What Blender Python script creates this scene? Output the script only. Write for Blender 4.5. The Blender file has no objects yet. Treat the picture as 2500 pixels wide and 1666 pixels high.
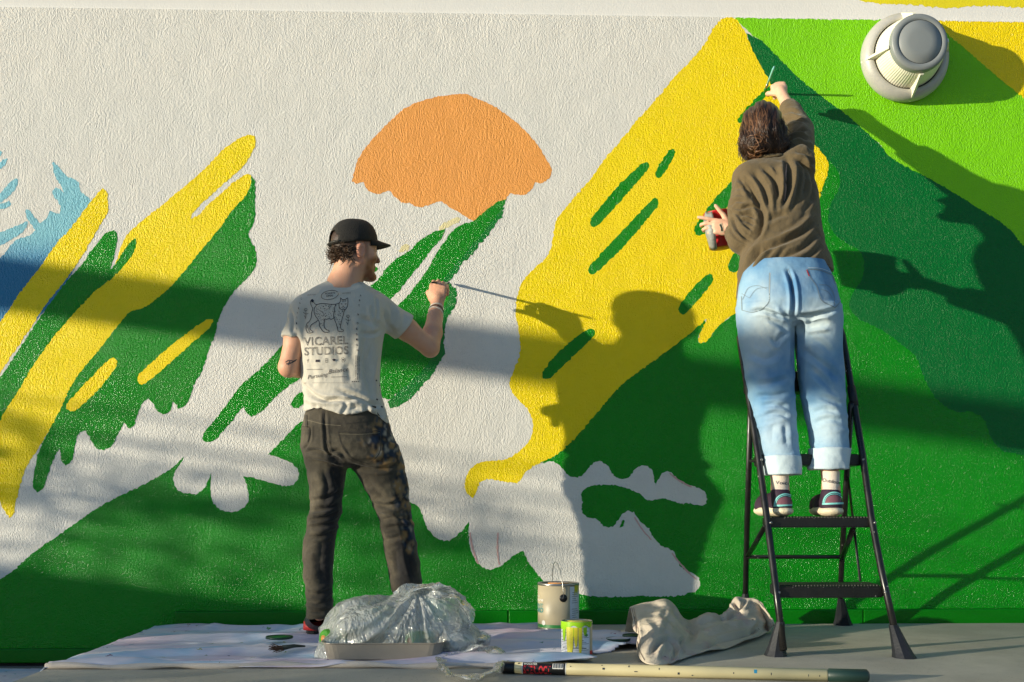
import bpy, bmesh, math, random
import numpy as np
from mathutils import Vector, Matrix, Quaternion
from mathutils.bvhtree import BVHTree
random.seed(7); RNG = np.random.default_rng(7)
scene = bpy.context.scene
COL = scene.collection
R = math.radians

# ------------------------------------------------------------------ camera
F = 2800.0                      # focal length in photograph pixels (2500 wide)
PSI = R(1.9)                    # the wall recedes slightly to the right
CAM = np.array([0.0, -5.48, 0.583])
HOR = 1224.0                    # horizon row
cam_d = bpy.data.cameras.new('camera'); cam = bpy.data.objects.new('camera', cam_d); COL.objects.link(cam)
cam.location = CAM; cam.rotation_euler = (R(90), 0, -PSI)
cam_d.sensor_width = 36; cam_d.lens = 36*F/2500; cam_d.shift_y = (HOR-833)/2500
cam_d.clip_start = .05; cam_d.clip_end = 600
scene.camera = cam

# ------------------------------------------------------------------ sky and sun
SUN = Vector((2.2, 1.0, -.30)).normalized()          # direction the light travels
w = bpy.data.worlds.new('World'); scene.world = w; w.use_nodes = True
nt = w.node_tree; nt.nodes.clear()
sky = nt.nodes.new('ShaderNodeTexSky'); sky.sky_type = 'NISHITA'; sky.sun_disc = False
sky.sun_elevation = math.asin(-SUN.z); sky.sun_rotation = math.atan2(-SUN.x, -SUN.y)
sky.air_density = 1.0; sky.dust_density = .4; sky.ozone_density = 3.0; sky.altitude = 100
bg = nt.nodes.new('ShaderNodeBackground'); bg.inputs[1].default_value = .15
wo = nt.nodes.new('ShaderNodeOutputWorld')
nt.links.new(sky.outputs[0], bg.inputs[0]); nt.links.new(bg.outputs[0], wo.inputs[0])
sl = bpy.data.lights.new('sun', 'SUN'); so = bpy.data.objects.new('sun', sl); COL.objects.link(so)
sl.energy = 4.0; sl.angle = R(.6); sl.color = (1, .92, .72)
so.rotation_euler = SUN.to_track_quat('-Z', 'Y').to_euler(); so.location = (-12, -8, 6)
vs = scene.view_settings; vs.view_transform = 'Standard'; vs.look = 'None'; vs.exposure = .56; vs.gamma = 1
vs.use_curve_mapping = False
scene.render.engine = 'CYCLES'
scene.cycles.max_bounces = 5; scene.cycles.use_denoising = True; scene.cycles.transparent_max_bounces = 16

# ------------------------------------------------------------------ pixel <-> place
SN, CS = math.sin(PSI), math.cos(PSI)
def ray(px, py):
    xc = (px-1250)/F; zc = (HOR-py)/F
    return np.array([xc*CS+SN, CS-xc*SN, zc])
def at(px, py, Y=0.0):
    d = ray(px, py); t = (Y-CAM[1])/d[1]
    return CAM + d*t
def ground(px, py, z=0.0):
    d = ray(px, py); t = (z-CAM[2])/d[2]
    return CAM + d*t
def mpp(p):                      # metres per photo pixel at a point
    return ((p[0]-CAM[0])*SN + (p[1]-CAM[1])*CS)/F
def project(v):
    q = v-CAM
    dep = q[:, 0]*SN+q[:, 1]*CS; x = q[:, 0]*CS-q[:, 1]*SN
    return 1250+F*x/dep, HOR-F*q[:, 2]/dep

# ------------------------------------------------------------------ materials
def lin(c):
    return tuple(((u/255)/12.92 if u/255 <= .04045 else ((u/255+.055)/1.055)**2.4) for u in c)
class NT:
    def __init__(s, name):
        s.m = bpy.data.materials.new(name); s.m.use_nodes = True; s.t = s.m.node_tree
        s.b = s.t.nodes['Principled BSDF']; s.o = s.t.nodes['Material Output']
        s.tc = None
    def n(s, typ, **k):
        nd = s.t.nodes.new('ShaderNode'+typ)
        for a, v in k.items(): setattr(nd, a, v)
        return nd
    def l(s, a, b): s.t.links.new(a, b)
    def coord(s, kind='Object', scale=(1, 1, 1)):
        if s.tc is None: s.tc = s.n('TexCoord')
        if scale == (1, 1, 1): return s.tc.outputs[kind]
        mp = s.n('Mapping'); mp.inputs['Scale'].default_value = scale; s.l(s.tc.outputs[kind], mp.inputs[0]); return mp.outputs[0]
    def noise(s, sc, det=3, rough=.55, stretch=(1, 1, 1), dist=0):
        nd = s.n('TexNoise'); nd.inputs['Scale'].default_value = sc; nd.inputs['Detail'].default_value = det
        nd.inputs['Roughness'].default_value = rough; nd.inputs['Distortion'].default_value = dist
        s.l(s.coord('Object', stretch), nd.inputs['Vector']); return nd.outputs[0]
    def ramp(s, f, stops):
        r = s.n('ValToRGB'); e = r.color_ramp.elements
        while len(e) < len(stops): e.new(.5)
        for el, (p, c) in zip(e, stops): el.position = p; el.color = (*c, 1) if len(c) == 3 else c
        s.l(f, r.inputs[0]); return r.outputs[0]
    def mix(s, f, a, b, blend='MIX'):
        m = s.n('Mix'); m.data_type = 'RGBA'; m.blend_type = blend
        for v, i in ((f, 0), (a, 6), (b, 7)):
            if hasattr(v, 'links'): s.l(v, m.inputs[i])
            else: m.inputs[i].default_value = v if i == 0 else (*v[:3], 1)
        return m.outputs[2]
    def math(s, op, a, b=0.0):
        m = s.n('Math'); m.operation = op
        for v, i in ((a, 0), (b, 1)):
            if hasattr(v, 'links'): s.l(v, m.inputs[i])
            else: m.inputs[i].default_value = v
        return m.outputs[0]
    def bump(s, h, dist=.003, strength=1.0, prev=None):
        b = s.n('Bump'); b.inputs['Distance'].default_value = dist; b.inputs['Strength'].default_value = strength
        s.l(h, b.inputs['Height'])
        if prev is not None: s.l(prev, b.inputs['Normal'])
        return b.outputs[0]
    def fin(s, col=None, rough=None, normal=None, metal=None, spec=None):
        for v, k in ((col, 'Base Color'), (rough, 'Roughness'), (metal, 'Metallic'), (spec, 'Specular IOR Level')):
            if v is None: continue
            if hasattr(v, 'links'): s.l(v, s.b.inputs[k])
            else: s.b.inputs[k].default_value = (*v, 1) if isinstance(v, tuple) else v
        if normal is not None: s.l(normal, s.b.inputs['Normal'])
        return s.m
def attr(n, name):
    a = n.n('Attribute'); a.attribute_name = name; return a.outputs['Color']
def plain(name, rgb, rough=.5, metal=0.0, var=.08, sc=30, bump=0.0, bsc=120, spec=.5):
    n = NT(name); c = lin(rgb)
    f = n.noise(sc, 4)
    col = n.mix(f, tuple(u*(1-var) for u in c), tuple(min(1, u*(1+var)) for u in c))
    nm = n.bump(n.noise(bsc, 3), bump) if bump else None
    return n.fin(col, rough, nm, metal, spec)
def paint(name, rgb, rough=.4, rgb2=None, stucco=1.0, spec=.5, ramp=None):
    """masonry paint over a sprayed stucco coat"""
    n = NT(name); c = lin(rgb)
    big = n.noise(2.2, 4, .6); fine = n.noise(24, 3)
    c2 = lin(rgb2) if rgb2 else tuple(u*.9 for u in c)
    col = n.mix(n.math('MULTIPLY', big, .8), c, c2)
    col = n.mix(n.math('MULTIPLY', fine, .18), col, tuple(u*.7 for u in c))
    brush = n.noise(9, 4, .65, (1.6, 1, .5), 1.2)
    col = n.mix(n.math('MULTIPLY', brush, .22), col, tuple(min(1, u*1.25+.004) for u in c2))
    if ramp: col = ramp(n, col)
    a = n.noise(200, 2, .5, (1.1, 1, .82), 0)
    c_ = n.noise(96, 2, .5, (1, 1, .75))
    lump = n.noise(5, 3, .6)
    h = n.math('ADD', n.math('MULTIPLY', a, n.math('ADD', .55, lump)), n.math('MULTIPLY', c_, .85))
    h = n.math('ADD', h, n.math('MULTIPLY', n.noise(9, 2), 1.1))
    nm = n.bump(h, .0056*stucco, 1.0)
    return n.fin(col, rough, nm, 0.0, spec)

# ------------------------------------------------------------------ mesh helpers
def mesh_obj(name, verts, faces, mat=None, parent=None, smooth=False):
    me = bpy.data.meshes.new(name)
    if isinstance(verts, np.ndarray): verts = verts.tolist()
    me.from_pydata([tuple(v) for v in verts], [], [tuple(f) for f in faces]); me.update()
    o = bpy.data.objects.new(name, me); COL.objects.link(o)
    if mat: me.materials.append(mat)
    if parent: o.parent = parent
    if smooth: me.polygons.foreach_set('use_smooth', [True]*len(me.polygons))
    return o
def from_bm(name, bm, mat=None, parent=None, smooth=False, recalc=True):
    if recalc: bmesh.ops.recalc_face_normals(bm, faces=bm.faces)
    me = bpy.data.meshes.new(name); bm.to_mesh(me); bm.free()
    o = bpy.data.objects.new(name, me); COL.objects.link(o)
    if mat: me.materials.append(mat)
    if parent: o.parent = parent
    if smooth: me.polygons.foreach_set('use_smooth', [True]*len(me.polygons))
    return o
def empty(name, label, cat, group=None):
    o = bpy.data.objects.new(name, None); COL.objects.link(o); o.empty_display_size = .1
    o['label'] = label; o['category'] = cat
    if group: o['group'] = group
    return o
def tag(o, label, cat=None, group=None):
    o['label'] = label
    if cat: o['category'] = cat
    if group: o['group'] = group
    return o
def box(bm, lo, hi, bevel=0.0):
    lo, hi = np.minimum(lo, hi), np.maximum(lo, hi)
    r = bmesh.ops.create_cube(bm, size=1)
    for v in r['verts']:
        v.co = Vector([(lo[i]+hi[i])/2+v.co[i]*(hi[i]-lo[i]) for i in range(3)])
    if bevel:
        es = list({e for v in r['verts'] for e in v.link_edges})
        bmesh.ops.bevel(bm, geom=es, offset=bevel, segments=2, affect='EDGES', profile=.5)
def frame_of(d, up=(0, 0, 1)):
    d = Vector(d).normalized(); u = Vector(up)
    if abs(d.dot(u)) > .95: u = Vector((1, 0, 0))
    x = d.cross(u).normalized(); return x, x.cross(d).normalized()
def tube(bm, pts, rad, n=10, cap=True, squash=1.0, up=(0, 0, 1)):
    pts = [Vector(p) for p in pts]; m = len(pts)
    rr = rad if hasattr(rad, '__len__') else [rad]*m
    rings = []; xp = None
    for i in range(m):
        d = (pts[min(i+1, m-1)]-pts[max(i-1, 0)])
        if xp is None: x, y = frame_of(d, up)
        else:
            d.normalize(); x = (xp-d*xp.dot(d)).normalized(); y = x.cross(d)
        xp = x
        rings.append([bm.verts.new(pts[i]+(x*math.cos(a)+y*math.sin(a)*squash)*rr[i]) for a in [2*math.pi*k/n for k in range(n)]])
    for a, b in zip(rings[:-1], rings[1:]):
        for k in range(n): bm.faces.new((a[k], a[(k+1) % n], b[(k+1) % n], b[k]))
    if cap and n > 2: bm.faces.new(rings[0][::-1]); bm.faces.new(rings[-1])
def lathe(bm, prof, c, axis=(0, 0, 1), n=48, cap=True):
    """prof: (radius, height along axis)"""
    a = Vector(axis).normalized(); x, y = frame_of(a, (0, 0, 1) if abs(a.z) < .9 else (0, 1, 0)); c = Vector(c)
    rings = []
    for r, h in prof:
        rings.append([bm.verts.new(c+a*h+(x*math.cos(t)+y*math.sin(t))*r) for t in [2*math.pi*k/n for k in range(n)]])
    for p, q in zip(rings[:-1], rings[1:]):
        for k in range(n): bm.faces.new((p[k], p[(k+1) % n], q[(k+1) % n], q[k]))
    if cap: bm.faces.new(rings[0][::-1]); bm.faces.new(rings[-1])
def spline(pts, step=4.0, closed=True, corner=62, jitter=0.0):
    """dense smooth outline through traced points; sharp turns stay corners"""
    P = np.array(pts, float); n = len(P)
    T = np.zeros_like(P)
    for i in range(n):
        a = P[i]-P[i-1]; b = P[(i+1) % n]-P[i]
        if not closed and i in (0, n-1):
            v_ = b if i == 0 else a; T[i] = v_/(np.hypot(*v_)+1e-9); continue
        la, lb = np.hypot(*a)+1e-9, np.hypot(*b)+1e-9
        ang = math.degrees(math.acos(max(-1, min(1, a.dot(b)/la/lb))))
        T[i] = 0 if ang > corner else (a/la*lb+b/lb*la)/(la+lb)
    out = []
    for i in range(n if closed else n-1):
        p, q = P[i], P[(i+1) % n]; L = np.hypot(*(q-p)); k = max(1, int(L/step))
        for j in range(k):
            t = j/k; h00 = 2*t**3-3*t*t+1; h10 = t**3-2*t*t+t; h01 = -2*t**3+3*t*t; h11 = t**3-t*t
            m0 = T[i]*L; m1 = T[(i+1) % n]*L
            if not T[i].any(): m0 = (q-p)
            if not T[(i+1) % n].any(): m1 = (q-p)
            out.append(h00*p+h10*m0+h01*q+h11*m1)
    if not closed: out.append(P[-1])
    out = np.array(out)
    if jitter: out += RNG.normal(0, jitter, out.shape)
    return out
# ------------------------------------------------------------------ the place: ground, slab, wall, mural
m_slab = NT('concrete')
_f = m_slab.noise(3, 5, .6); _g = m_slab.noise(60, 4, .7)
_c = m_slab.mix(_f, lin((178, 172, 156)), lin((204, 196, 178)))
_c = m_slab.mix(m_slab.math('MULTIPLY', _g, .5), _c, lin((140, 134, 120)))
_sv = m_slab.n('TexVoronoi'); _sv.voronoi_dimensions = '2D'; _sv.inputs['Scale'].default_value = 26; m_slab.l(m_slab.coord(), _sv.inputs[0])
_c = m_slab.mix(m_slab.math('MULTIPLY', m_slab.math('MULTIPLY', m_slab.math('LESS_THAN', _sv.outputs['Distance'], .06), m_slab.math('GREATER_THAN', m_slab.noise(5, 2), .55)), .7), _c, lin((66, 60, 54)))
_c = m_slab.mix(m_slab.math('MULTIPLY', m_slab.ramp(m_slab.noise(1.3, 5, .7), [(.45, (0, 0, 0)), (.62, (1, 1, 1))]), .35), _c, lin((128, 120, 106)))
m_slab = m_slab.fin(_c, .85, m_slab.bump(m_slab.noise(180, 4, .7), .004))
m_earth = plain('paving', (120, 114, 104), .9, var=.25, sc=4, bump=.004, bsc=60)
g = mesh_obj('ground', [(-150, -150, -.192), (150, -150, -.192), (150, 150, -.192), (-150, 150, -.192)], [(0, 1, 2, 3)], m_earth)
g['kind'] = 'structure'
_g1, _g2 = ground(408, 1520), ground(24, 1666)
def edge_x(y): return _g1[0]+(np.asarray(y)-_g1[1])*(_g2[0]-_g1[0])/(_g2[1]-_g1[1])
SLAB_X = float(edge_x(-.075))
bm = bmesh.new(); _o = [(SLAB_X, -.075), (float(edge_x(-4.2)), -4.2), (9, -4.2), (9, -.075)]
_t = [bm.verts.new((x, y, 0)) for x, y in _o]; _b = [bm.verts.new((x, y, -.191)) for x, y in _o]; bm.faces.new(_t); bm.faces.new(_b[::-1])
for i in range(4): bm.faces.new((_t[i], _b[i], _b[(i+1) % 4], _t[(i+1) % 4]))
bmesh.ops.recalc_face_normals(bm, faces=bm.faces); bmesh.ops.bevel(bm, geom=list(bm.edges), offset=.006, segments=2, affect='EDGES')
pav = from_bm('pavement', bm, m_slab); pav['kind'] = 'structure'
m_gravel = plain('gravel', (96, 78, 60), .95, var=.5, sc=90, bump=.02, bsc=90)
bm = bmesh.new(); box(bm, (SLAB_X+.005, -.074, -.19), (9, .0, -.02))
gs = from_bm('gravel_strip', bm, m_gravel); gs['kind'] = 'stuff'; tag(gs, 'thin strip of brown gravel between the pavement and the wall base')

m_white = paint('wall_white', (232, 226, 216), .62, (222, 219, 212), spec=.3)
m_green = paint('mural_green', (2, 140, 3), .15, (1, 128, 2), spec=.3)
m_green_d = paint('mural_green_thin', (2, 116, 42), .15, (3, 128, 26), spec=.34)
m_teal = paint('mural_teal', (0, 110, 44), .24, (0, 102, 40), spec=.2)
m_lime = paint('mural_lime', (136, 214, 2), .33, (118, 204, 3), spec=.25)
m_yellow = paint('mural_yellow', (252, 222, 3), .2, (250, 212, 2), spec=.24)
m_orange = paint('mural_orange', (244, 164, 74), .5, (240, 154, 66))
m_pale = paint('mural_pale_yellow', (238, 224, 170), .6, spec=.3)
m_pink = paint('chalk_pink', (222, 178, 170), .7, spec=.3)
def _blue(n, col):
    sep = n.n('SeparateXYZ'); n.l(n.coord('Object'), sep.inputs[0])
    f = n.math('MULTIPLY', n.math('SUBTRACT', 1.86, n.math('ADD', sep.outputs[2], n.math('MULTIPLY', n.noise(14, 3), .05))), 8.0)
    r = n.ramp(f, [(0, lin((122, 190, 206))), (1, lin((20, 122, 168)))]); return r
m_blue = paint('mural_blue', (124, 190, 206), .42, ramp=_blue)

wall = empty('wall', 'long stucco wall carrying a half-finished mountain mural', 'wall')
ZT = at(1250, 34)[2]
bm = bmesh.new(); box(bm, (-9, 0, -.3), (9, .3, ZT), .004); from_bm('wall_face', bm, m_white, wall)
m_band = paint('wall_band', (232, 228, 222), .6, stucco=.16, spec=.3)
bm = bmesh.new(); box(bm, (-9, .022, ZT-.05), (9, .29, ZT+1.6)); from_bm('upper_band', bm, m_band, wall)
# base boards, painted over with the green
m_trim = paint('trim_green', (3, 112, 6), .3, stucco=.2, spec=.25)
def trim(x0, x1, z0, z1, y):
    bm = bmesh.new(); box(bm, (x0, -y, z0), (x1, -.001, z1), .005); from_bm('base_board', bm, m_trim, wall)
zt0, zt1 = at(1200, 1526)[2], at(1200, 1489)[2]
jx = [at(432, 1500)[0], at(1241, 1500)[0], at(2101, 1500)[0], 6.0]
for a, b in zip(jx[:-1], jx[1:]): trim(a, b-.0025, zt0, zt1, .045)
trim(-9, at(432, 1500)[0]-.002, at(100, 1617)[2], at(100, 1583)[2], .03)
m_dark = plain('dark_gap', (40, 32, 26), .9)
bm = bmesh.new(); box(bm, (SLAB_X, -.02, -.1), (9, -.001, zt0-.002)); from_bm('footing', bm, m_dark, wall)
bm = bmesh.new(); box(bm, (-9, -.012, -.3), (SLAB_X-.003, -.001, at(100, 1617)[2]-.002)); from_bm('footing', bm, m_dark, wall)

LAYER = [0.0004]
def patch(name, pts, mat, jitter=1.0, step=4, lift=None):
    if lift is None: LAYER[0] += .00002; lift = LAYER[0]
    o = spline(pts, step, True, jitter=jitter)
    v = [at(x, y, 0) for x, y in o]; v = [(p[0], -lift, p[2]) for p in v]
    return mesh_obj(name, v, [tuple(range(len(v)))], mat, wall)
def stroke_pts(a, b, w, w0=.7, w1=.7, bend=0.0, n=9):
    """outline of one dabbed brush stroke from a to b"""
    a, b = np.array(a, float), np.array(b, float); d = b-a; L = np.hypot(*d); u = d/L; nn = np.array([-u[1], u[0]])
    Lp, Rp = [], []; n = 15
    for i in range(n):
        t = (1-math.cos(math.pi*i/(n-1)))/2; sd_ = min(t, 1-t)*L; e = math.sqrt(max(0, 1-(1-min(1, sd_/(w*1.15)))**2))
        ww = w*e*((1-t)*w0+t*w1+.35*math.sin(math.pi*t)); c = a+d*t+nn*bend*math.sin(math.pi*t)
        Lp.append(c+nn*ww); Rp.append(c-nn*ww)
    return Lp+Rp[::-1][1:-1]

XL, XR = -330, 2830
def under(pts, w_, mat):
    P = spline(pts, 12, False); T_ = np.gradient(P, axis=0); T_ /= np.hypot(*T_.T)[:, None]+1e-9; N_ = np.stack([-T_[:, 1], T_[:, 0]], 1)*w_
    v = [at(x, y, 0) for x, y in np.vstack([P+N_, (P-N_)[::-1]])]; n_ = len(P)
    mesh_obj('first_coat', [(p[0], -.0003, p[2]) for p in v], [(i, i+1, 2*n_-2-i, 2*n_-1-i) for i in range(n_-1)], mat, wall)
under([(1850, 96), (1919, 161), (2020, 247), (2113, 323), (2168, 380), (2257, 431), (2359, 491), (2455, 552), (2500, 603), (2700, 800)], 5, m_teal)
under([(2280, 55), (2339, 107), (2383, 143), (2434, 189), (2500, 242), (2640, 356)], 5, m_lime)
under([(1835, 112), (1870, 183), (1930, 290), (1982, 350), (2008, 374), (2022, 397), (2020, 424), (2010, 454), (2001, 483), (1980, 560)], 6, m_teal)
under([(2022, 397), (2020, 424), (2010, 454), (2001, 483), (1980, 560), (1940, 630)], 7, m_green)
under([(1325, 1128), (1360, 1109), (1437, 1032), (1513, 944), (1609, 872), (1689, 810), (1722, 786)], 5, m_green)
under([(120, 1056), (174, 943), (232, 867), (315, 764), (384, 729), (451, 662), (536, 559), (603, 474)], 5, m_green)
under([(49, 949), (125, 831), (210, 729), (308, 644)], 5, m_green)
patch('green_foreground', [(XL, 1560), (-150, 1500), (0, 1415), (37, 1389), (88, 1345), (142, 1308), (186, 1276), (244, 1237), (288, 1213), (342, 1188), (391, 1161), (425, 1139), (449, 1116),
 (442, 1130), (427, 1154), (424, 1178), (432, 1196), (454, 1205), (479, 1207), (498, 1193), (508, 1174), (517, 1152), (515, 1174), (514, 1203), (520, 1227), (537, 1244), (562, 1250), (586, 1246), (602, 1232), (607, 1208), (603, 1188), (597, 1171), (592, 1164),
 (615, 1166), (655, 1178), (690, 1185), (710, 1185), (725, 1174), (731, 1155), (718, 1137), (686, 1119), (654, 1110), (696, 1069), (735, 1031), (800, 1040), (900, 1120), (970, 1190), (999, 1226),
 (1015, 1233), (1029, 1251), (1038, 1279), (1052, 1302), (1070, 1317), (1088, 1321), (1109, 1313), (1127, 1297), (1145, 1275), (1144, 1294), (1145, 1324), (1151, 1348), (1163, 1372), (1178, 1385), (1196, 1390), (1217, 1385), (1240, 1369), (1258, 1355), (1278, 1345),
 (1285, 1363), (1300, 1386), (1318, 1409), (1339, 1430), (1370, 1442), (1414, 1450), (1437, 1455), (1490, 1458), (1556, 1456), (1615, 1457), (1651, 1456), (1681, 1449), (1705, 1438), (1710, 1425), (1702, 1407), (1675, 1394), (1660, 1380), (1651, 1360), (1639, 1343), (1615, 1333), (1594, 1309), (1583, 1291), (1565, 1276), (1553, 1261), (1547, 1251), (1535, 1247), (1525, 1251), (1517, 1258), (1508, 1273), (1496, 1285), (1481, 1287), (1470, 1281), (1462, 1272), (1452, 1266), (1437, 1264), (1426, 1257), (1421, 1244), (1422, 1227), (1420, 1214), (1424, 1199), (1434, 1190), (1452, 1185), (1481, 1184), (1514, 1188), (1544, 1198), (1568, 1211), (1580, 1221), (1591, 1222), (1612, 1217), (1633, 1220), (1657, 1230), (1681, 1229), (1699, 1233), (1713, 1235), (1723, 1229), (1725, 1214), (1719, 1199), (1705, 1192), (1678, 1184), (1663, 1177), (1645, 1160), (1630, 1151), (1618, 1156), (1609, 1169), (1600, 1186), (1597, 1172), (1594, 1156), (1586, 1142), (1571, 1137), (1556, 1141), (1541, 1159), (1526, 1169), (1508, 1168), (1496, 1157), (1481, 1137), (1464, 1127), (1449, 1131), (1437, 1144), (1419, 1162), (1404, 1166), (1389, 1162), (1371, 1142), (1359, 1131), (1343, 1127), (1319, 1131),
 (1360, 1109), (1398, 1076), (1437, 1032), (1475, 987), (1513, 944), (1559, 908), (1609, 872), (1655, 837), (1689, 810), (1712, 791), (1726, 777), (1720, 791), (1710, 814), (1704, 830), (1708, 839), (1722, 835), (1735, 820), (1751, 799), (1774, 780), (1798, 763), (1850, 700), (1930, 600), (1990, 500), (2001, 483), (2010, 454), (2020, 424), (2022, 395), (2060, 330), (2300, 450), (XR, 700), (XR, 1720), (XL, 1720)], m_green)
patch('teal_slope', [(1821, 80), (1850, 96), (1875, 118), (1919, 161), (1961, 201), (2020, 247), (2071, 285), (2113, 323), (2150, 357), (2168, 380), (2206, 405), (2257, 431), (2308, 459), (2359, 491), (2410, 523), (2455, 552), (2500, 603), (2600, 700), (XR, 900), (XR, 1230), (2600, 1150), (2500, 1113), (2442, 1097), (2417, 1065), (2404, 1027), (2378, 1008), (2334, 1005), (2295, 982), (2270, 950), (2251, 912), (2238, 874), (2200, 842), (2174, 820), (2136, 797), (2091, 775), (2073, 746), (2079, 721), (2103, 683), (2109, 638), (2098, 612), (2072, 597), (2037, 571), (2025, 550), (2022, 525), (2029, 496), (2046, 466), (2052, 441), (2046, 420), (2022, 390), (1982, 350), (1930, 290), (1870, 183), (1848, 143), (1830, 107)], m_teal)
ytop = lambda x: 34+(x-1250)*.014+2.2
patch('lime_slope', [(1792, 43)]+[(x, ytop(x)+.5) for x in range(1850, 2300, 60)]+[(2274, 50.5), (2301, 74), (2339, 107), (2383, 143), (2434, 189), (2472, 219), (2500, 242), (2640, 360), (XR, 520), (XR, 880), (2600, 690), (2500, 601), (2455, 551), (2410, 522), (2359, 490), (2308, 458), (2257, 430), (2206, 404), (2168, 379), (2150, 356), (2113, 322), (2071, 284), (2020, 246), (1961, 200), (1919, 160), (1875, 115), (1862, 102), (1840, 88), (1821, 72)], m_lime)
patch('yellow_slope', [(2277, 51), (2400, 53), (2500, 54.5), (XR, 60), (XR, 480), (2640, 352), (2500, 241), (2472, 218), (2434, 188), (2383, 142), (2339, 106), (2301, 73)], m_yellow)
patch('yellow_peak', [(1763, 47), (1772, 43.5), (1788, 43.5), (1808, 62), (1822, 85), (1830, 107), (1848, 143), (1870, 183), (1930, 290), (1982, 350), (2008, 374), (2022, 395), (2020, 424), (2010, 454), (2001, 483), (1990, 540), (1930, 640), (1850, 720), (1798, 763), (1774, 780), (1751, 799), (1735, 820), (1722, 835), (1708, 839), (1704, 830), (1710, 814), (1720, 791), (1726, 777), (1712, 791), (1689, 810), (1655, 837), (1609, 872), (1559, 908), (1513, 944), (1475, 987), (1437, 1032), (1398, 1076), (1360, 1109), (1319, 1131), (1297, 1141), (1279, 1160), (1266, 1178), (1240, 1177), (1217, 1174), (1193, 1170), (1175, 1177), (1165, 1193), (1160, 1211), (1153, 1216), (1142, 1208), (1135, 1190), (1136, 1172), (1142, 1155), (1161, 1134), (1192, 1125), (1222, 1124), (1249, 1115), (1272, 1098), (1293, 1075), (1301, 1052), (1299, 1025), (1288, 1000), (1268, 979), (1249, 956), (1245, 929), (1255, 902), (1268, 868), (1270, 837), (1265, 799), (1259, 761), (1263, 722), (1276, 688), (1304, 656), (1333, 629), (1346, 603), (1350, 576), (1357, 542), (1379, 509), (1406, 478), (1442, 437), (1473, 393), (1518, 339), (1562, 286), (1607, 237), (1643, 192), (1696, 138), (1719, 109), (1741, 71)], m_yellow)
for nm, a, b, wd, k in (('green_dash', (1645, 365), (1603, 434), 9.5, 0), ('green_dash', (1583, 398), (1444, 553), 12.5, 3), ('green_dash', (1606, 487), (1438, 668), 12.5, -3),
                        ('green_dash', (1739, 672), (1660, 766), 12.5, 2), ('green_dash', (1450, 806), (1326, 924), 14, 4), ('green_dash', (1820, 600), (1784, 665), 14, 0),
                        ('green_dash', (1806, 440), (1700, 573), 16, 0), ('green_dash', (1884, 212), (1802, 300), 6.5, 2), ('green_dash', (194, 804), (112, 924), 11, -3)):
    patch(nm, stroke_pts(a, b, wd, .75, .85, k), m_green)
patch('orange_sun', [(859, 442), (864, 424), (871, 398), (885, 371), (906, 345), (928, 321), (951, 297), (980, 271), (1017, 251), (1054, 240), (1091, 233), (1123, 230), (1146, 232), (1154, 237), (1186, 250), (1212, 263), (1238, 282), (1267, 305), (1294, 332), (1318, 363), (1331, 384), (1345, 408), (1347, 421), (1341, 435), (1328, 445), (1315, 448), (1306, 445), (1296, 464), (1283, 475), (1270, 477), (1257, 475), (1246, 471), (1236, 487), (1200, 515), (1153, 538), (1149, 536), (1123, 520), (1096, 506), (1080, 494), (1065, 494), (1046, 502), (1028, 506), (1012, 503), (999, 495), (988, 498), (972, 487), (962, 479), (951, 467), (935, 470), (924, 475), (909, 471), (893, 460), (888, 445), (880, 446), (870, 450)], m_orange, .8)
patch('yellow_smear', [(1070, 575), (1072, 556), (1090, 543), (1118, 532), (1126, 538), (1105, 549), (1085, 562)], m_pale, 1.5)
patch('yellow_smear', [(975, 612), (985, 598), (1000, 596), (998, 606), (980, 618)], m_pale, 2)
patch('green_leaf', [(1088, 560), (1078, 581), (1053, 609), (1029, 644), (1001, 675), (980, 703), (959, 725), (920, 760), (890, 740), (904, 700), (924, 682), (941, 658), (966, 633), (994, 616), (1029, 584), (1064, 565)], m_green)
patch('green_leaf_edge', [(1230, 506), (1228, 522), (1210, 547), (1190, 577), (1165, 603), (1153, 622), (1134, 640), (1116, 664), (1094, 690), (1108, 700), (1116, 724), (1110, 748), (1092, 778), (1088, 809), (1083, 838), (1086, 862), (1071, 888), (1055, 917), (1033, 938), (1003, 973), (974, 991), (954, 998), (946, 982), (1040, 880), (1060, 760), (1085, 660), (1180, 560)], m_green_d, 1.6)
patch('green_leaf', [(1236, 487), (1228, 506), (1218, 521), (1198, 545), (1176, 574), (1150, 600), (1136, 619), (1119, 637), (1100, 661), (1082, 690), (1088, 705), (1096, 725), (1088, 746), (1075, 777), (1068, 809), (1062, 845), (1050, 880), (1030, 905), (1005, 930), (975, 955), (948, 975), (927, 967), (900, 930), (900, 820), (940, 770), (976, 742), (997, 721), (1022, 689), (1046, 654), (1071, 609), (1091, 582), (1099, 569), (1109, 560), (1130, 548), (1154, 541), (1173, 527), (1191, 511), (1217, 492)], m_green, 1.0)
patch('green_dab', [(912, 656), (918, 650), (922, 655), (919, 662), (913, 664)], m_green, 1.2)
patch('green_leaf', [(720, 800), (682, 851), (650, 886), (635, 900), (586, 944), (557, 983), (532, 1017), (503, 1051), (495, 1071), (503, 1081), (523, 1076), (542, 1056), (562, 1034), (586, 1003), (597, 994), (601, 1007), (613, 1017), (635, 1007), (664, 978), (700, 947), (760, 905), (800, 850)], m_green)
patch('green_leaf', [(790, 935), (752, 953), (731, 960), (713, 981), (709, 991), (720, 996), (752, 983), (800, 970)], m_green)
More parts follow.
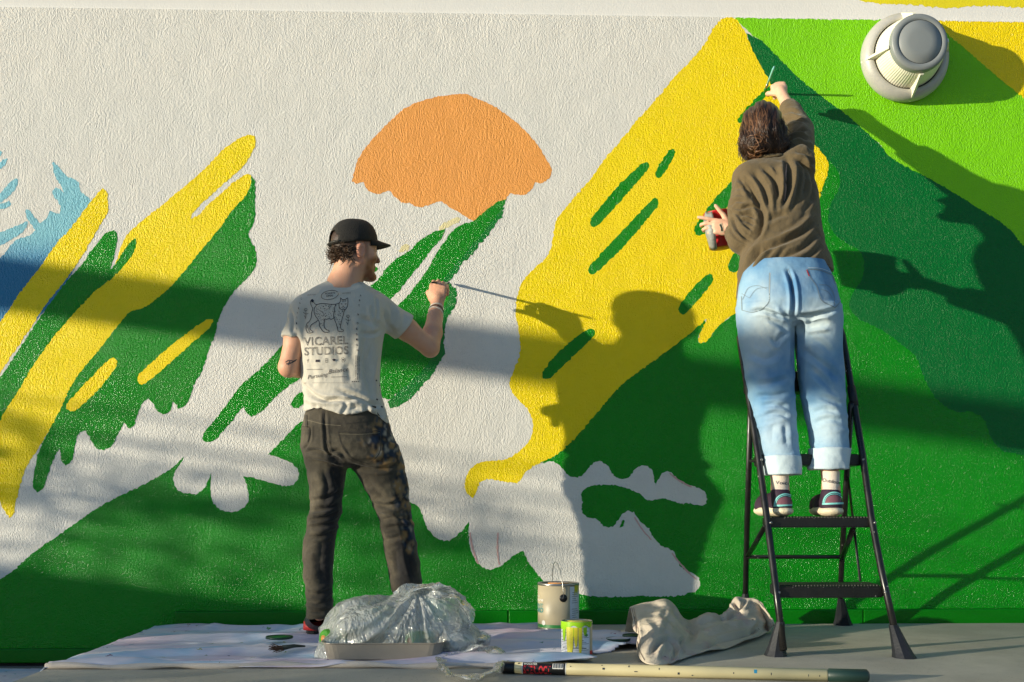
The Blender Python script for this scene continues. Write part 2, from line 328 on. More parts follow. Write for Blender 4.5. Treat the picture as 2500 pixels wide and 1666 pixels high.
patch('blue_tree', [(127, 398), (131, 396), (143, 407), (161, 429), (192, 447), (196, 465), (221, 487), (230, 540), (190, 640), (90, 780), (0, 860), (XL, 1000), (XL, 700), (-100, 660), (0, 630), (7, 624), (22, 604), (40, 586), (67, 577), (87, 563), (74, 546), (63, 523), (62, 512), (69, 512), (85, 532), (98, 546), (114, 532), (121, 516), (145, 523), (148, 505), (143, 494), (132, 483), (129, 465), (138, 458), (156, 472), (152, 461), (134, 429)], m_blue, .8)
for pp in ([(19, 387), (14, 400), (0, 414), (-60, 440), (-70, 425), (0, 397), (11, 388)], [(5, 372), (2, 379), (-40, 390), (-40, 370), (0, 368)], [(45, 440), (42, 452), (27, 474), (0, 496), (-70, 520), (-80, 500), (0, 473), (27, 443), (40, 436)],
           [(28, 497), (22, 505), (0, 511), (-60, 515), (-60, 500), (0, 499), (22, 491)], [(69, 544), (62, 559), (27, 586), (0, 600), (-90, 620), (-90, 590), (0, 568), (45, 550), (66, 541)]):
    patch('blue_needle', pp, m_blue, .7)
patch('yellow_streak', [(250, 460), (241, 470), (214, 501), (179, 550), (138, 595), (98, 653), (58, 702), (22, 755), (0, 787), (-120, 960), (XL, 1260), (XL, 1420), (-120, 1090), (0, 912), (27, 871), (67, 813), (121, 733), (170, 671), (214, 604), (250, 541), (264, 519), (263, 492), (259, 467)], m_yellow)
patch('yellow_streak', [(609, 330), (589, 336), (549, 363), (491, 421), (438, 465), (379, 514), (335, 550), (308, 577), (295, 604), (284, 640), (240, 700), (150, 800), (60, 920), (0, 1020), (-150, 1250), (-170, 1400), (-60, 1260), (0, 1222), (4, 1236), (10, 1247), (22, 1264), (30, 1261), (37, 1232), (49, 1188), (68, 1134), (88, 1105), (117, 1056), (147, 1003), (174, 943), (201, 903), (232, 867), (268, 822), (295, 787), (315, 764), (353, 751), (384, 729), (411, 706), (451, 662), (491, 612), (536, 559), (571, 510), (603, 474), (612, 452), (613, 429), (603, 425), (589, 432), (563, 452), (513, 496), (473, 532), (465, 534), (473, 519), (513, 479), (563, 434), (594, 407), (616, 371), (624, 349), (621, 333)], m_yellow)
patch('green_streak', [(277, 564), (263, 568), (237, 595), (201, 644), (156, 695), (121, 742), (67, 822), (0, 925), (-140, 1140), (XL, 1450), (XL, 1520), (-120, 1220), (0, 1027), (20, 993), (49, 949), (80, 894), (125, 831), (179, 760), (210, 729), (268, 684), (308, 644), (330, 608), (334, 586), (328, 582), (308, 604), (286, 639), (270, 659), (277, 630), (283, 604), (286, 581), (283, 568)], m_green)
patch('green_cliff', [(613, 431), (620, 438), (622, 479), (620, 541), (607, 577), (621, 604), (627, 630), (623, 653), (603, 679), (576, 706), (554, 738), (536, 773), (527, 813), (509, 858), (496, 898), (474, 939), (462, 973), (449, 993), (435, 999), (425, 983), (421, 983), (415, 1003), (401, 1012), (386, 1005), (371, 983), (362, 973), (352, 981), (337, 1007), (325, 1042), (318, 1048), (309, 1039), (304, 1033), (293, 1051), (274, 1086), (259, 1098), (239, 1097), (222, 1076), (210, 1051), (195, 1056), (183, 1091), (169, 1132), (159, 1138), (151, 1127), (147, 1095), (132, 1120), (117, 1159), (105, 1193), (90, 1204), (84, 1193), (85, 1144), (98, 1095), (117, 1056), (147, 1003), (174, 943), (201, 903), (232, 867), (268, 822), (295, 787), (315, 764), (353, 751), (384, 729), (411, 706), (451, 662), (491, 612), (536, 559), (571, 510), (603, 474), (611, 452)], m_green)
patch('yellow_dash', stroke_pts((283, 876), (166, 1002), 15, .75, .8, -3), m_yellow)
patch('yellow_dash', stroke_pts((519, 781), (338, 934), 12, .75, 1.1, 2), m_yellow)
patch('green_dab', [(1521, 1268), (1526, 1272), (1518, 1287), (1513, 1288)], m_green, .8)
for a, b in (((1216, 1300), (1219, 1380)), ((1147, 1300), (1168, 1378)), ((1549, 1262), (1590, 1318)), ((1640, 1350), (1700, 1415)), ((1634, 1155), (1690, 1190))):
    patch('chalk_line', stroke_pts(a, b, 1.6, 1, 1, 3), m_pink, .5)
# yellow brushed along the upper band
o = spline([(2096, 2), (2150, 9), (2240, 13), (2290, 19), (2400, 15), (2500, 19), (XR, 22), (XR, -80), (2090, -80)], 5, True, jitter=1.6)
mesh_obj('yellow_band_paint', [(p[0], .0212, p[2]) for p in (at(x, y, .0212) for x, y in o)], [tuple(range(len(o)))], paint('band_yellow', (232, 214, 24), .5, stucco=.2), wall)

# ------------------------------------------------------------------ rail fence added outside the frame to cast bands of shade on the wall
m_timber = plain('timber', (120, 96, 70), .8, var=.3, sc=18, bump=.004)
fence = empty('shade_fence', 'weathered timber rail fence on a low wall, added out of view to cast bands of shade on the mural', 'fence')
FX = -8.0
def rail(z0, z1, y0=-7.6, y1=-1.3, t=.05):
    bm = bmesh.new(); box(bm, (FX-t/2, y0, z0), (FX+t/2, y1, z1), .004); from_bm('rail', bm, m_timber, fence)
rail(2.27, 2.52)
for z_, h_ in ((1.86, .016), (1.72, .026), (1.62, .014), (1.50, .022), (1.41, .018)): rail(z_, z_+h_, t=.02)  # thin rails added to cast faint streaks of shade
for y in (-7.6, -1.3):
    bm = bmesh.new(); box(bm, (FX-.12, y-.05, -.19), (FX-.026, y+.05, 2.6), .006); from_bm('post', bm, m_timber, fence)
for y0_, y1_, zz_ in ((-3.6, -1.4, 1.06), (-7.5, -3.605, .62)):
    bm = bmesh.new(); box(bm, (FX-.05, y0_, -.19), (FX+.05, y1_, zz_), .01); from_bm('shade_low_wall', bm, m_slab, fence)  # unseen wall added for shade, stepped down so sun reaches the bag
# a loose hedge added out of view to soften and dapple the low wall's shade
shade_hedge = empty('shade_hedge', 'loose green hedge added out of view to dapple the shade on the mural', 'shade_hedge')
m_leaf = plain('hedge_leaf', (62, 92, 40), .5, var=.3, sc=20)
rh = np.random.default_rng(21); nl = 9000
yy = rh.uniform(-7.4, -1.4, nl); top = np.where(yy > -3.65, 1.27, .97)+.10*vnoise2(yy) if False else np.where(yy > -3.65, 1.40, .86)+.07*np.sin(yy*7.3)+.05*np.sin(yy*17)
zz = np.where(rh.random(nl) < .72, rh.uniform(-.15, 1, nl)*top, top+np.abs(rh.normal(0, .14, nl))); xx = FX+.25+rh.normal(0, .10, nl)
Vl, Fl = [], []
for k in range(nl):
    d1 = rh.normal(0, 1, 3); d1 /= np.linalg.norm(d1); d2 = np.cross(d1, rh.normal(0, 1, 3)); d2 /= np.linalg.norm(d2); c_ = np.array([xx[k], yy[k], max(-.15, zz[k])]); r_ = rh.uniform(.022, .042); b_ = len(Vl)
    Vl += [c_-d1*r_, c_+d2*r_*.55, c_+d1*r_, c_-d2*r_*.55]; Fl.append((b_, b_+1, b_+2, b_+3))
lv = mesh_obj('leaves', Vl, Fl, m_leaf, shade_hedge); lv['kind'] = 'stuff'
for y in np.arange(-7.2, -1.5, .55):
    bm = bmesh.new(); tube(bm, [(FX+.25, y, -.19), (FX+.27, y+.03, .4), (FX+.22, y-.04, .9)], [.02, .014, .006], 6); from_bm('stem', bm, m_timber, shade_hedge, True)
# ------------------------------------------------------------------ implicit surfaces (smooth unions) meshed with surface nets
class Field:
    def __init__(s, lo, hi, h):
        s.lo = np.array(lo, float); s.h = h; s.n = (np.ceil((np.array(hi)-s.lo)/h)+1).astype(int)
        s.F = np.full(tuple(s.n), .08, np.float32)
    def sub(s, lo, hi):
        a = np.clip(np.floor((np.array(lo)-s.lo)/s.h).astype(int), 0, s.n-1); b = np.clip(np.ceil((np.array(hi)-s.lo)/s.h).astype(int)+1, 1, s.n)
        sl = tuple(slice(i, j) for i, j in zip(a, b))
        ax = [(s.lo[k]+s.h*np.arange(a[k], b[k])).astype(np.float32) for k in range(3)]
        return sl, ax[0][:, None, None], ax[1][None, :, None], ax[2][None, None, :]
    def add(s, fn, lo, hi, k=.0, op='u'):
        pad = k+3*s.h
        sl, X, Y, Z = s.sub(np.array(lo)-pad, np.array(hi)+pad)
        cur = s.F[sl]
        if cur.size == 0: return s
        d = np.broadcast_to(fn(X, Y, Z), cur.shape).astype(np.float32)
        if op == 's': d = -d; cur = -cur; d = -d  # placeholder, handled below
        if op == 'u':
            if k > 0:
                hh = np.clip(.5+.5*(cur-d)/k, 0, 1); s.F[sl] = cur*(1-hh)+d*hh-k*hh*(1-hh)
            else: s.F[sl] = np.minimum(cur, d)
        return s
    def carve(s, fn, lo, hi, k=.004):
        sl, X, Y, Z = s.sub(lo, hi); cur = s.F[sl]; d = -np.broadcast_to(fn(X, Y, Z), cur.shape)
        hh = np.clip(.5-.5*(cur-d)/k, 0, 1); s.F[sl] = cur*(1-hh)+d*hh+k*hh*(1-hh)
        return s
    def cone(s, a, b, ra, rb=None, k=.012):
        rb = ra if rb is None else rb
        a, b = np.array(a, float), np.array(b, float); ab = b-a; L2 = max(1e-9, ab@ab)
        def fn(X, Y, Z):
            t = np.clip(((X-a[0])*ab[0]+(Y-a[1])*ab[1]+(Z-a[2])*ab[2])/L2, 0, 1)
            return np.sqrt((X-a[0]-t*ab[0])**2+(Y-a[1]-t*ab[1])**2+(Z-a[2]-t*ab[2])**2)-(ra+t*(rb-ra))
        r = max(ra, rb); return s.add(fn, np.minimum(a, b)-r, np.maximum(a, b)+r, k)
    def chain(s, pts, rs, k=.012):
        for i in range(len(pts)-1): s.cone(pts[i], pts[i+1], rs[i], rs[i+1], k)
        return s
    def ell(s, c, r, rot=None, k=.012, carve=False):
        c = np.array(c, float); Rm = np.eye(3) if rot is None else np.array(rot)   # rows = local axes
        def fn(X, Y, Z):
            q = [(X-c[0])*Rm[i, 0]+(Y-c[1])*Rm[i, 1]+(Z-c[2])*Rm[i, 2] for i in range(3)]
            k0 = np.sqrt((q[0]/r[0])**2+(q[1]/r[1])**2+(q[2]/r[2])**2)
            k1 = np.sqrt((q[0]/r[0]**2)**2+(q[1]/r[1]**2)**2+(q[2]/r[2]**2)**2)+1e-6
            return k0*(k0-1)/k1
        m = max(r)
        if carve: return s.carve(fn, c-m-.01, c+m+.01, k)
        return s.add(fn, c-m, c+m, k)
    def loft(s, rows, k=.012, e=2.3, clip=None):
        """rows: (py, xl, xr, Yc, half_depth) - cross sections read off the photograph"""
        Zs, Cx, A, Cy, B = [], [], [], [], []
        for py, xl, xr, Yc, hd in rows:
            l, r = at(xl, py, Yc), at(xr, py, Yc)
            Zs.append(l[2]); Cx.append((l[0]+r[0])/2); A.append((r[0]-l[0])/2); Cy.append(Yc); B.append(hd)
        o = np.argsort(Zs); Zs, Cx, A, Cy, B = [np.array(v)[o] for v in (Zs, Cx, A, Cy, B)]
        zz = np.linspace(Zs[0], Zs[-1], 200)
        def sm(v):
            y = np.interp(zz, Zs, v); ker = np.hanning(13); ker /= ker.sum()
            return np.convolve(np.pad(y, 6, mode='edge'), ker, 'valid')
        cx, a, cy, b = sm(Cx), sm(A), sm(Cy), sm(B)
        def fn(X, Y, Z):
            z = np.clip(Z, Zs[0], Zs[-1]); zr = z.ravel()
            g = lambda v: np.interp(zr, zz, v).astype(np.float32)[None, None, :]
            c, aa, yy, bb = g(cx), g(a), g(cy), g(b)
            q = (np.abs((X-c)/aa)**e+np.abs((Y-yy)/bb)**e)**(1/e)
            d = (q-1)*np.minimum(aa, bb)
            d = np.maximum(d, np.maximum(Z-Zs[-1], Zs[0]-Z))
            if clip is not None: d = np.maximum(d, clip(X, Y, Z))
            return d
        lo = np.array([(Cx-A).min(), (Cy-B).min(), Zs[0]]); hi = np.array([(Cx+A).max(), (Cy+B).max(), Zs[-1]])
        return s.add(fn, lo, hi, k)
    def mesh(s):
        F = s.F; n = F.shape; I = F < 0
        cnt = np.zeros((n[0]-1, n[1]-1, n[2]-1), np.int8)
        for dx in (0, 1):
            for dy in (0, 1):
                for dz in (0, 1): cnt += I[dx:n[0]-1+dx, dy:n[1]-1+dy, dz:n[2]-1+dz]
        cells = np.argwhere((cnt > 0) & (cnt < 8)); idx = np.full(cnt.shape, -1, np.int32); idx[tuple(cells.T)] = np.arange(len(cells))
        acc = np.zeros((len(cells), 3)); num = np.zeros(len(cells))
        C = [(0, 0, 0), (1, 0, 0), (0, 1, 0), (1, 1, 0), (0, 0, 1), (1, 0, 1), (0, 1, 1), (1, 1, 1)]
        for i in range(8):
            for j in range(i+1, 8):
                if sum(abs(np.array(C[i])-C[j])) != 1: continue
                a = F[tuple((cells+C[i]).T)]; b = F[tuple((cells+C[j]).T)]; m = (a < 0) != (b < 0)
                t = np.where(m, a/(a-b+1e-12), 0)[:, None]
                acc += np.where(m[:, None], np.array(C[i])+t*(np.array(C[j])-C[i]), 0); num += m
        V = s.lo+s.h*(cells+acc/num[:, None])
        Q = []
        for ax in range(3):
            sa = [slice(None)]*3; sb = [slice(None)]*3; sa[ax] = slice(0, -1); sb[ax] = slice(1, None)
            e = np.argwhere(I[tuple(sa)] != I[tuple(sb)])
            u, v = (ax+1) % 3, (ax+2) % 3
            e = e[(e[:, u] > 0) & (e[:, v] > 0) & (e[:, u] < n[u]-1) & (e[:, v] < n[v]-1)]
            fl = I[tuple(e.T)]
            du = np.zeros(3, int); du[u] = 1; dv = np.zeros(3, int); dv[v] = 1
            q = np.stack([idx[tuple((e-du-dv).T)], idx[tuple((e-dv).T)], idx[tuple(e.T)], idx[tuple((e-du).T)]], 1)
            q[~fl] = q[~fl][:, ::-1]; Q.append(q)
        return V, np.concatenate(Q)
def quad_mesh(name, V, Q, mat, parent=None, smooth=True):
    me = bpy.data.meshes.new(name); me.vertices.add(len(V)); me.vertices.foreach_set('co', np.asarray(V, np.float32).ravel())
    me.loops.add(Q.size); me.loops.foreach_set('vertex_index', Q.astype(np.int32).ravel())
    me.polygons.add(len(Q)); me.polygons.foreach_set('loop_start', np.arange(0, Q.size, 4, dtype=np.int32))
    me.update(calc_edges=True); me.validate()
    if smooth: me.polygons.foreach_set('use_smooth', [True]*len(me.polygons))
    o = bpy.data.objects.new(name, me); COL.objects.link(o); me.materials.append(mat)
    if parent: o.parent = parent
    return o
def vnormals(V, Q):
    n = np.cross(V[Q[:, 2]]-V[Q[:, 0]], V[Q[:, 3]]-V[Q[:, 1]]); N = np.zeros_like(V)
    for k in range(4): np.add.at(N, Q[:, k], n)
    return N/(np.linalg.norm(N, axis=1, keepdims=True)+1e-12)
def relax(V, Q, it=2, lam=.5):
    for _ in range(it):
        S = np.zeros_like(V); c = np.zeros(len(V))
        for k in range(4):
            np.add.at(S, Q[:, k], V[Q[:, (k+1) % 4]]); np.add.at(c, Q[:, k], 1)
            np.add.at(S, Q[:, k], V[Q[:, k-1]]); np.add.at(c, Q[:, k], 1)
        V = V+lam*(S/c[:, None]-V)
    return V
def biggest(V, Q):
    L = np.arange(len(V))
    while True:
        m = L[Q].min(1); N_ = L.copy()
        for k in range(4): np.minimum.at(N_, Q[:, k], m)
        N_ = N_[N_]; N_ = N_[N_]
        if (N_ == L).all(): break
        L = N_
    u, c = np.unique(L, return_counts=True); keep = L == u[c.argmax()]; new = np.cumsum(keep)-1
    return V[keep], new[Q[keep[Q].all(1)]]
_PERM = RNG.random((64, 64, 64)).astype(np.float32)
def vnoise(P):
    P = np.asarray(P); i = np.floor(P).astype(int); f = P-i; f = f*f*(3-2*f); out = 0
    for dx in (0, 1):
        for dy in (0, 1):
            for dz in (0, 1):
                w_ = (f[:, 0] if dx else 1-f[:, 0])*(f[:, 1] if dy else 1-f[:, 1])*(f[:, 2] if dz else 1-f[:, 2])
                out = out+w_*_PERM[(i[:, 0]+dx) & 63, (i[:, 1]+dy) & 63, (i[:, 2]+dz) & 63]
    return out*2-1
def fbm(P, o=3):
    return sum(vnoise(P*2**k+k*17.3)/2**k for k in range(o))
def creases(V, N, strokes, face=.15):
    """press folds (negative depth = raised) into the side that faces the camera; strokes in photo pixels: (points, width_px, depth_mm)"""
    px, py = project(V); view = V-CAM; view /= np.linalg.norm(view, axis=1, keepdims=True)
    f = np.clip((-(N*view).sum(1)-0.0)/face, 0, 1); D = np.zeros(len(V))
    P = np.stack([px, py], 1)
    for pts, wd, dep in strokes:
        pts = spline(pts, 6, False) if len(pts) > 2 else np.array(pts, float)
        lo, hi = pts.min(0)-wd*3, pts.max(0)+wd*3
        m = np.where((px > lo[0]) & (px < hi[0]) & (py > lo[1]) & (py < hi[1]) & (f > 0))[0]
        if not len(m): continue
        best = np.full(len(m), 1e9); tt = np.zeros(len(m)); n = len(pts)-1
        for i in range(n):
            a, b = pts[i], pts[i+1]; ab = b-a
            t = np.clip(((P[m]-a)@ab)/(ab@ab+1e-9), 0, 1); d = np.hypot(*(P[m]-a-t[:, None]*ab).T)
            u = d < best; best[u] = d[u]; tt[u] = (i+t[u])/n
        taper = np.clip(np.minimum(tt, 1-tt)*5+.15, 0, 1)
        D[m] -= dep*.001*np.exp(-(best/wd)**1.35)*taper
        D[m] += dep*.00045*np.exp(-((best-1.9*wd)/(.9*wd))**2)*taper
    return V+N*(D*f)[:, None]
def color_attr(o, name, C):
    a = o.data.attributes.new(name, 'FLOAT_COLOR', 'POINT'); a.data.foreach_set('color', np.concatenate([C, np.ones((len(C), 1))], 1).astype(np.float32).ravel())
def bvh_of(objs):
    vs_, fs = [], []
    for o in objs:
        b = len(vs_); vs_ += [o.matrix_world @ v.co for v in o.data.vertices]; fs += [[b+i for i in p.vertices] for p in o.data.polygons]
    return BVHTree.FromPolygons(vs_, fs)
def hit(bv, px, py, off=.0015):
    d = Vector(ray(px, py)).normalized(); h = bv.ray_cast(Vector(CAM), d)
    if h[0] is None: return None
    n = h[1] if h[1].dot(d) < 0 else -h[1]
    return h[0]+n*off
def ribbons(name, strokes, bv, mat, parent, off=.0015, step=3.0):
    """thin stitched or printed lines lying on a surface; strokes: (points, width_px[, closed])"""
    V, Fc = [], []
    for st in strokes:
        pts, wd = st[0], st[1]; P = spline(pts, step, len(st) > 2 and st[2]) if len(pts) > 2 else np.array([np.array(pts[0])*(1-t)+np.array(pts[1])*t for t in np.linspace(0, 1, max(2, int(np.hypot(*(np.array(pts[1])-pts[0]))/step)+1))])
        if len(st) > 2 and st[2]: P = np.vstack([P, P[:1]])
        T = np.gradient(P, axis=0); T /= np.hypot(T[:, 0], T[:, 1])[:, None]+1e-9; Nn = np.stack([-T[:, 1], T[:, 0]], 1)*wd/2
        prev = None
        for a, b in zip(P+Nn, P-Nn):
            ha, hb = hit(bv, *a, off), hit(bv, *b, off)
            if ha is None or hb is None: prev = None; continue
            i = len(V); V += [ha, hb]
            if prev is not None: Fc.append((prev, prev+1, i+1, i))
            prev = i
    o = mesh_obj(name, V, Fc, mat, parent); o['kind'] = 'stuff'; return o
def decal(name, polys, bv, mat, parent, off=.0016):
    """filled flat print: list of (verts2d, faces) in photo pixels laid onto a surface"""
    V, Fc = [], []
    for v2, fs in polys:
        h = [hit(bv, x, y, off) for x, y in v2]; b = len(V)
        V += [p if p is not None else Vector((0, 0, 0)) for p in h]
        Fc += [tuple(b+i for i in f) for f in fs if all(h[i] is not None for i in f)]
    o = mesh_obj(name, V, Fc, mat, parent); o['kind'] = 'stuff'; return o
def text2d(s, outline=0.0, shear=0.0, bold=0.0, space=1.0):
    """letters as 2-D geometry: (verts Nx2 normalised to height 1 baseline 0, faces)"""
    c = bpy.data.curves.new('t', 'FONT'); c.body = s; c.size = 1.42; c.shear = shear; c.space_character = space; c.resolution_u = 3
    if outline: c.fill_mode = 'NONE' if False else 'FRONT'
    c.offset = bold
    o = bpy.data.objects.new('t', c); COL.objects.link(o); bpy.context.view_layer.update()
    me = o.evaluated_get(bpy.context.evaluated_depsgraph_get()).to_mesh()
    V = np.array([v.co[:2] for v in me.vertices]); Fc = [tuple(p.vertices) for p in me.polygons]
    if outline:
        ec = {}
        for p in Fc:
            for a, b in zip(p, p[1:]+p[:1]): ec.setdefault((min(a, b), max(a, b)), []).append((a, b))
        nv, nf = [], []
        for k, l in ec.items():
            if len(l) != 1: continue
            a, b = V[l[0][0]], V[l[0][1]]; d = b-a; L = np.hypot(*d)
            if L < 1e-6: continue
            n_ = np.array([-d[1], d[0]])/L*outline; e = d/L*outline*.4; i = len(nv)
            nv += [a-e+n_, b+e+n_, b+e-n_*.4, a-e-n_*.4]; nf.append((i, i+1, i+2, i+3))
        V, Fc = np.array(nv), nf
    o.to_mesh_clear() if hasattr(o, 'to_mesh_clear') else None
    bpy.data.objects.remove(o); bpy.data.curves.remove(c)
    return V, Fc
def place_text(s, x, y, w_px, h_px, rot=0.0, outline=0.0, shear=0.0, bold=0.0, space=1.0):
    V, Fc = text2d(s, outline, shear, bold, space); V = V.copy()
    V[:, 0] -= V[:, 0].min(); V[:, 0] *= w_px/max(1e-6, V[:, 0].max()); V[:, 1] *= h_px
    c, s_ = math.cos(R(rot)), math.sin(R(rot))
    X = x+V[:, 0]*c-V[:, 1]*s_*-1*-1; Y = y-V[:, 1]*c-V[:, 0]*s_
    return np.stack([x+V[:, 0]*c-V[:, 1]*s_, y-V[:, 0]*s_-V[:, 1]*c], 1), Fc
# ------------------------------------------------------------------ wall lamp
m_lampgrey = plain('lamp_enamel', (178, 175, 168), .4, var=.14, sc=16, bump=.001, bsc=40)
m_diff = plain('lamp_diffuser', (232, 228, 208), .45, var=.03)
m_black = plain('black_plastic', (18, 18, 18), .4, var=.2)
lamp = empty('wall_lamp', 'round grey bulkhead lamp with ribbed cream diffuser on the upper wall', 'lamp')
LC = at(2204, 146, 0); LX = (0, -1, 0); LK = 1.22
def lp(name, prof, mat, n=64):
    prof = [(r_, h_*LK) for r_, h_ in prof]; bm = bmesh.new(); lathe(bm, prof, LC, LX, n); return from_bm(name, bm, mat, lamp, True)
lp('base_ring', [(.206, .001), (.212, .010), (.2125, .026), (.205, .044), (.188, .056), (.172, .061), (.166, .056), (.164, .03)], m_lampgrey)
lp('gasket', [(.168, .03), (.1675, .05), (.160, .051), (.158, .03)], m_black)
bm = bmesh.new(); prof = [(.159, .04*LK), (.157, .06*LK), (.150, .10*LK), (.141, .135*LK), (.134, .150*LK)]
NR = 160; rings = []
for r_, h_ in prof:
    rings.append([bm.verts.new((LC[0]+math.cos(2*math.pi*k/NR)*(r_+(.0014 if k % 2 else 0)), LC[1]-h_, LC[2]+math.sin(2*math.pi*k/NR)*(r_+(.0014 if k % 2 else 0)))) for k in range(NR)])
for a, b in zip(rings[:-1], rings[1:]):
    for k in range(NR): bm.faces.new((a[k], a[(k+1) % NR], b[(k+1) % NR], b[k]))
from_bm('diffuser', bm, m_diff, lamp, False)
m_lampcap = plain('lamp_cap_grey', (132, 136, 136), .42, var=.06, sc=14)
cap = lp('cap', [(.120, .140), (.133, .143), (.1345, .150), (.133, .172), (.129, .178), (.104, .180), (.1025, .1775), (.1005, .1775), (.099, .1805), (.05, .183), (.004, .184)], m_lampcap)
bm = bmesh.new(); lathe(bm, [(r_, h_*LK) for r_, h_ in ((.1025, .1772), (.1025, .1781), (.1005, .1781), (.1005, .1772))], LC, LX, 64, False); from_bm('groove', bm, m_black, cap, True)
for ang in (97, 187, 277, 7):
    c_, s_ = math.cos(R(ang)), math.sin(R(ang)); bm = bmesh.new()
    pr = [(.204, .046), (.214, .020), (.150, .040), (.136, .146), (.140, .160), (.146, .158)]; pr = [(r_, h_*LK) for r_, h_ in pr]
    t_ = np.array([-s_, 0, c_])*.008
    A = [bm.verts.new(LC+np.array([c_*r_, -h_, s_*r_])+t_*(.5 if r_ > .19 else 1)) for r_, h_ in pr]; B = [bm.verts.new(LC+np.array([c_*r_, -h_, s_*r_])-t_*(.5 if r_ > .19 else 1)) for r_, h_ in pr]
    bm.faces.new(A); bm.faces.new(B[::-1])
    for i in range(6): bm.faces.new((A[i], B[i], B[(i+1) % 6], A[(i+1) % 6]))
    from_bm('fin', bm, m_diff, lamp)

# ------------------------------------------------------------------ step ladder
m_lad = NT('ladder_black_steel'); _vo = m_lad.n('TexVoronoi'); _vo.inputs['Scale'].default_value = 42; m_lad.l(m_lad.coord(), _vo.inputs[0])
_c = m_lad.mix(m_lad.noise(40, 4), lin((15, 14, 13)), lin((30, 28, 26))); _c = m_lad.mix(m_lad.math('MULTIPLY', m_lad.math('LESS_THAN', _vo.outputs['Distance'], .13), m_lad.math('GREATER_THAN', m_lad.noise(11, 2), .56)), _c, lin((170, 168, 160)))
m_lad = m_lad.fin(_c, m_lad.ramp(m_lad.noise(18, 4), [(.3, (.24, .24, .24)), (.7, (.5, .5, .5))]))
m_rub = plain('ladder_rubber', (26, 28, 34), .6, var=.35, sc=25, bump=.002)
m_tread = NT('ladder_tread'); _w = m_tread.n('TexWave'); _w.inputs['Scale'].default_value = 26; _w.inputs['Distortion'].default_value = 1.5; m_tread.l(m_tread.coord(), _w.inputs[0])
m_tread = m_tread.fin(m_tread.mix(m_tread.noise(30, 4), lin((22, 22, 20)), lin((58, 54, 46))), .6, m_tread.bump(_w.outputs[1], .006))
m_bolt = plain('bolt_steel', (150, 148, 142), .35, .9)
lad = empty('step_ladder', 'black folding step ladder with two wide treads in front of the green mural', 'ladder')
def rail_pt(px, py): return at(px, py, -1.245+(1600-py)/800*.52)
def lt(name, pts, r, mat=m_lad, parent=lad, n=14):
    bm = bmesh.new(); tube(bm, pts, r, n); return from_bm(name, bm, mat, parent, True)
FL = [rail_pt(*p) for p in ((1913, 1588), (1893, 1425), (1873, 1270), (1850, 1105), (1831, 985), (1809, 850), (1806, 825), (1812, 812))]
FR = [rail_pt(*p) for p in ((2196, 1590), (2151, 1389), (2127, 1262), (2105, 1105), (2081, 962), (2057, 820), (2052, 804), (2044, 797))]
front_l = lt('front_rail', FL, .0135); front_r = lt('front_rail', FR, .0135)
lt('top_handle', [FL[-1], rail_pt(1830, 806), rail_pt(1930, 800), rail_pt(2030, 794), FR[-1]], .0135)
BL = [at(1833, 985, -.82), at(1824, 1280, -.46), at(1820, 1446, -.26), at(1818, 1500, -.19)]
BR = [at(2078, 985, -.86), at(2060, 1280, -.46), at(2053, 1414, -.28), at(2051, 1500, -.18)]
lt('rear_leg', BL, .0125); lt('rear_leg', BR, .0125)
lt('rear_crossbar', [at(1822, 1360, -.37), at(2055, 1360, -.37)], .009)
for px, py, p_ in ((2084, 975, lad),):
    bm = bmesh.new(); tube(bm, [rail_pt(2078, 945), rail_pt(2086, 992)], .0175, 14); from_bm('collar', bm, m_rub, lad, True)
ux = np.array([math.sin(R(6)), math.cos(R(6)), 0])
def step(xl, xr, ytop, hpx, depth, name='step'):
    a, b = rail_pt(xl, ytop), rail_pt(xr, ytop); z = (a[2]+b[2])/2; h_ = hpx*mpp(a)
    a[2] = b[2] = z
    bm = bmesh.new(); n = 8; out = []
    for t in np.linspace(0, 1, n):                 # gently bowed front
        p = a+(b-a)*t; p = p-ux*.012*math.sin(math.pi*t); out.append(p)
    out += [b+ux*depth, a+ux*depth]
    top = [bm.verts.new(p) for p in out]; bot = [bm.verts.new((p[0], p[1], p[2]-h_)) for p in out]; m = len(out)
    bm.faces.new(top); bm.faces.new(bot[::-1])
    for i in range(m): bm.faces.new((top[i], bot[i], bot[(i+1) % m], top[(i+1) % m]))
    bmesh.ops.recalc_face_normals(bm, faces=bm.faces)
    bmesh.ops.bevel(bm, geom=[e for e in bm.edges], offset=.005, segments=2, affect='EDGES')
    s_ = from_bm(name, bm, m_lad, lad)
    mid = (a+b)/2; w_ = (b-a)*.47
    q = [mid-w_+ux*.022, mid+w_+ux*.022, mid+w_+ux*(depth-.015), mid-w_+ux*(depth-.015)]
    bm = bmesh.new(); T = [bm.verts.new((p[0], p[1], z+.0035)) for p in q]; B = [bm.verts.new((p[0], p[1], z-.002)) for p in q]
    bm.faces.new(T)
    for i in range(4): bm.faces.new((T[i], B[i], B[(i+1) % 4], T[(i+1) % 4]))
    from_bm('tread', bm, m_tread, s_)
    for p in (a, b):
        bm = bmesh.new(); lathe(bm, [(.006, -.02), (.006, .0215), (.002, .0235)], p-np.array([0, .0, h_*.5]), (0, -1, 0), 10); from_bm('bolt', bm, m_bolt, s_, True)
    return z
step(1899, 2158, 1432, 28, .205); Z2 = step(1879, 2132, 1264.5, 24, .20); step(1856, 2104, 1110, 27, .19)
bm = bmesh.new(); a = rail_pt(1836, 905); b = rail_pt(2066, 905); box(bm, (a[0], a[1]+.01, a[2]-.085), (b[0], a[1]+.16, a[2]), .01); from_bm('top_platform', bm, m_rub, lad)
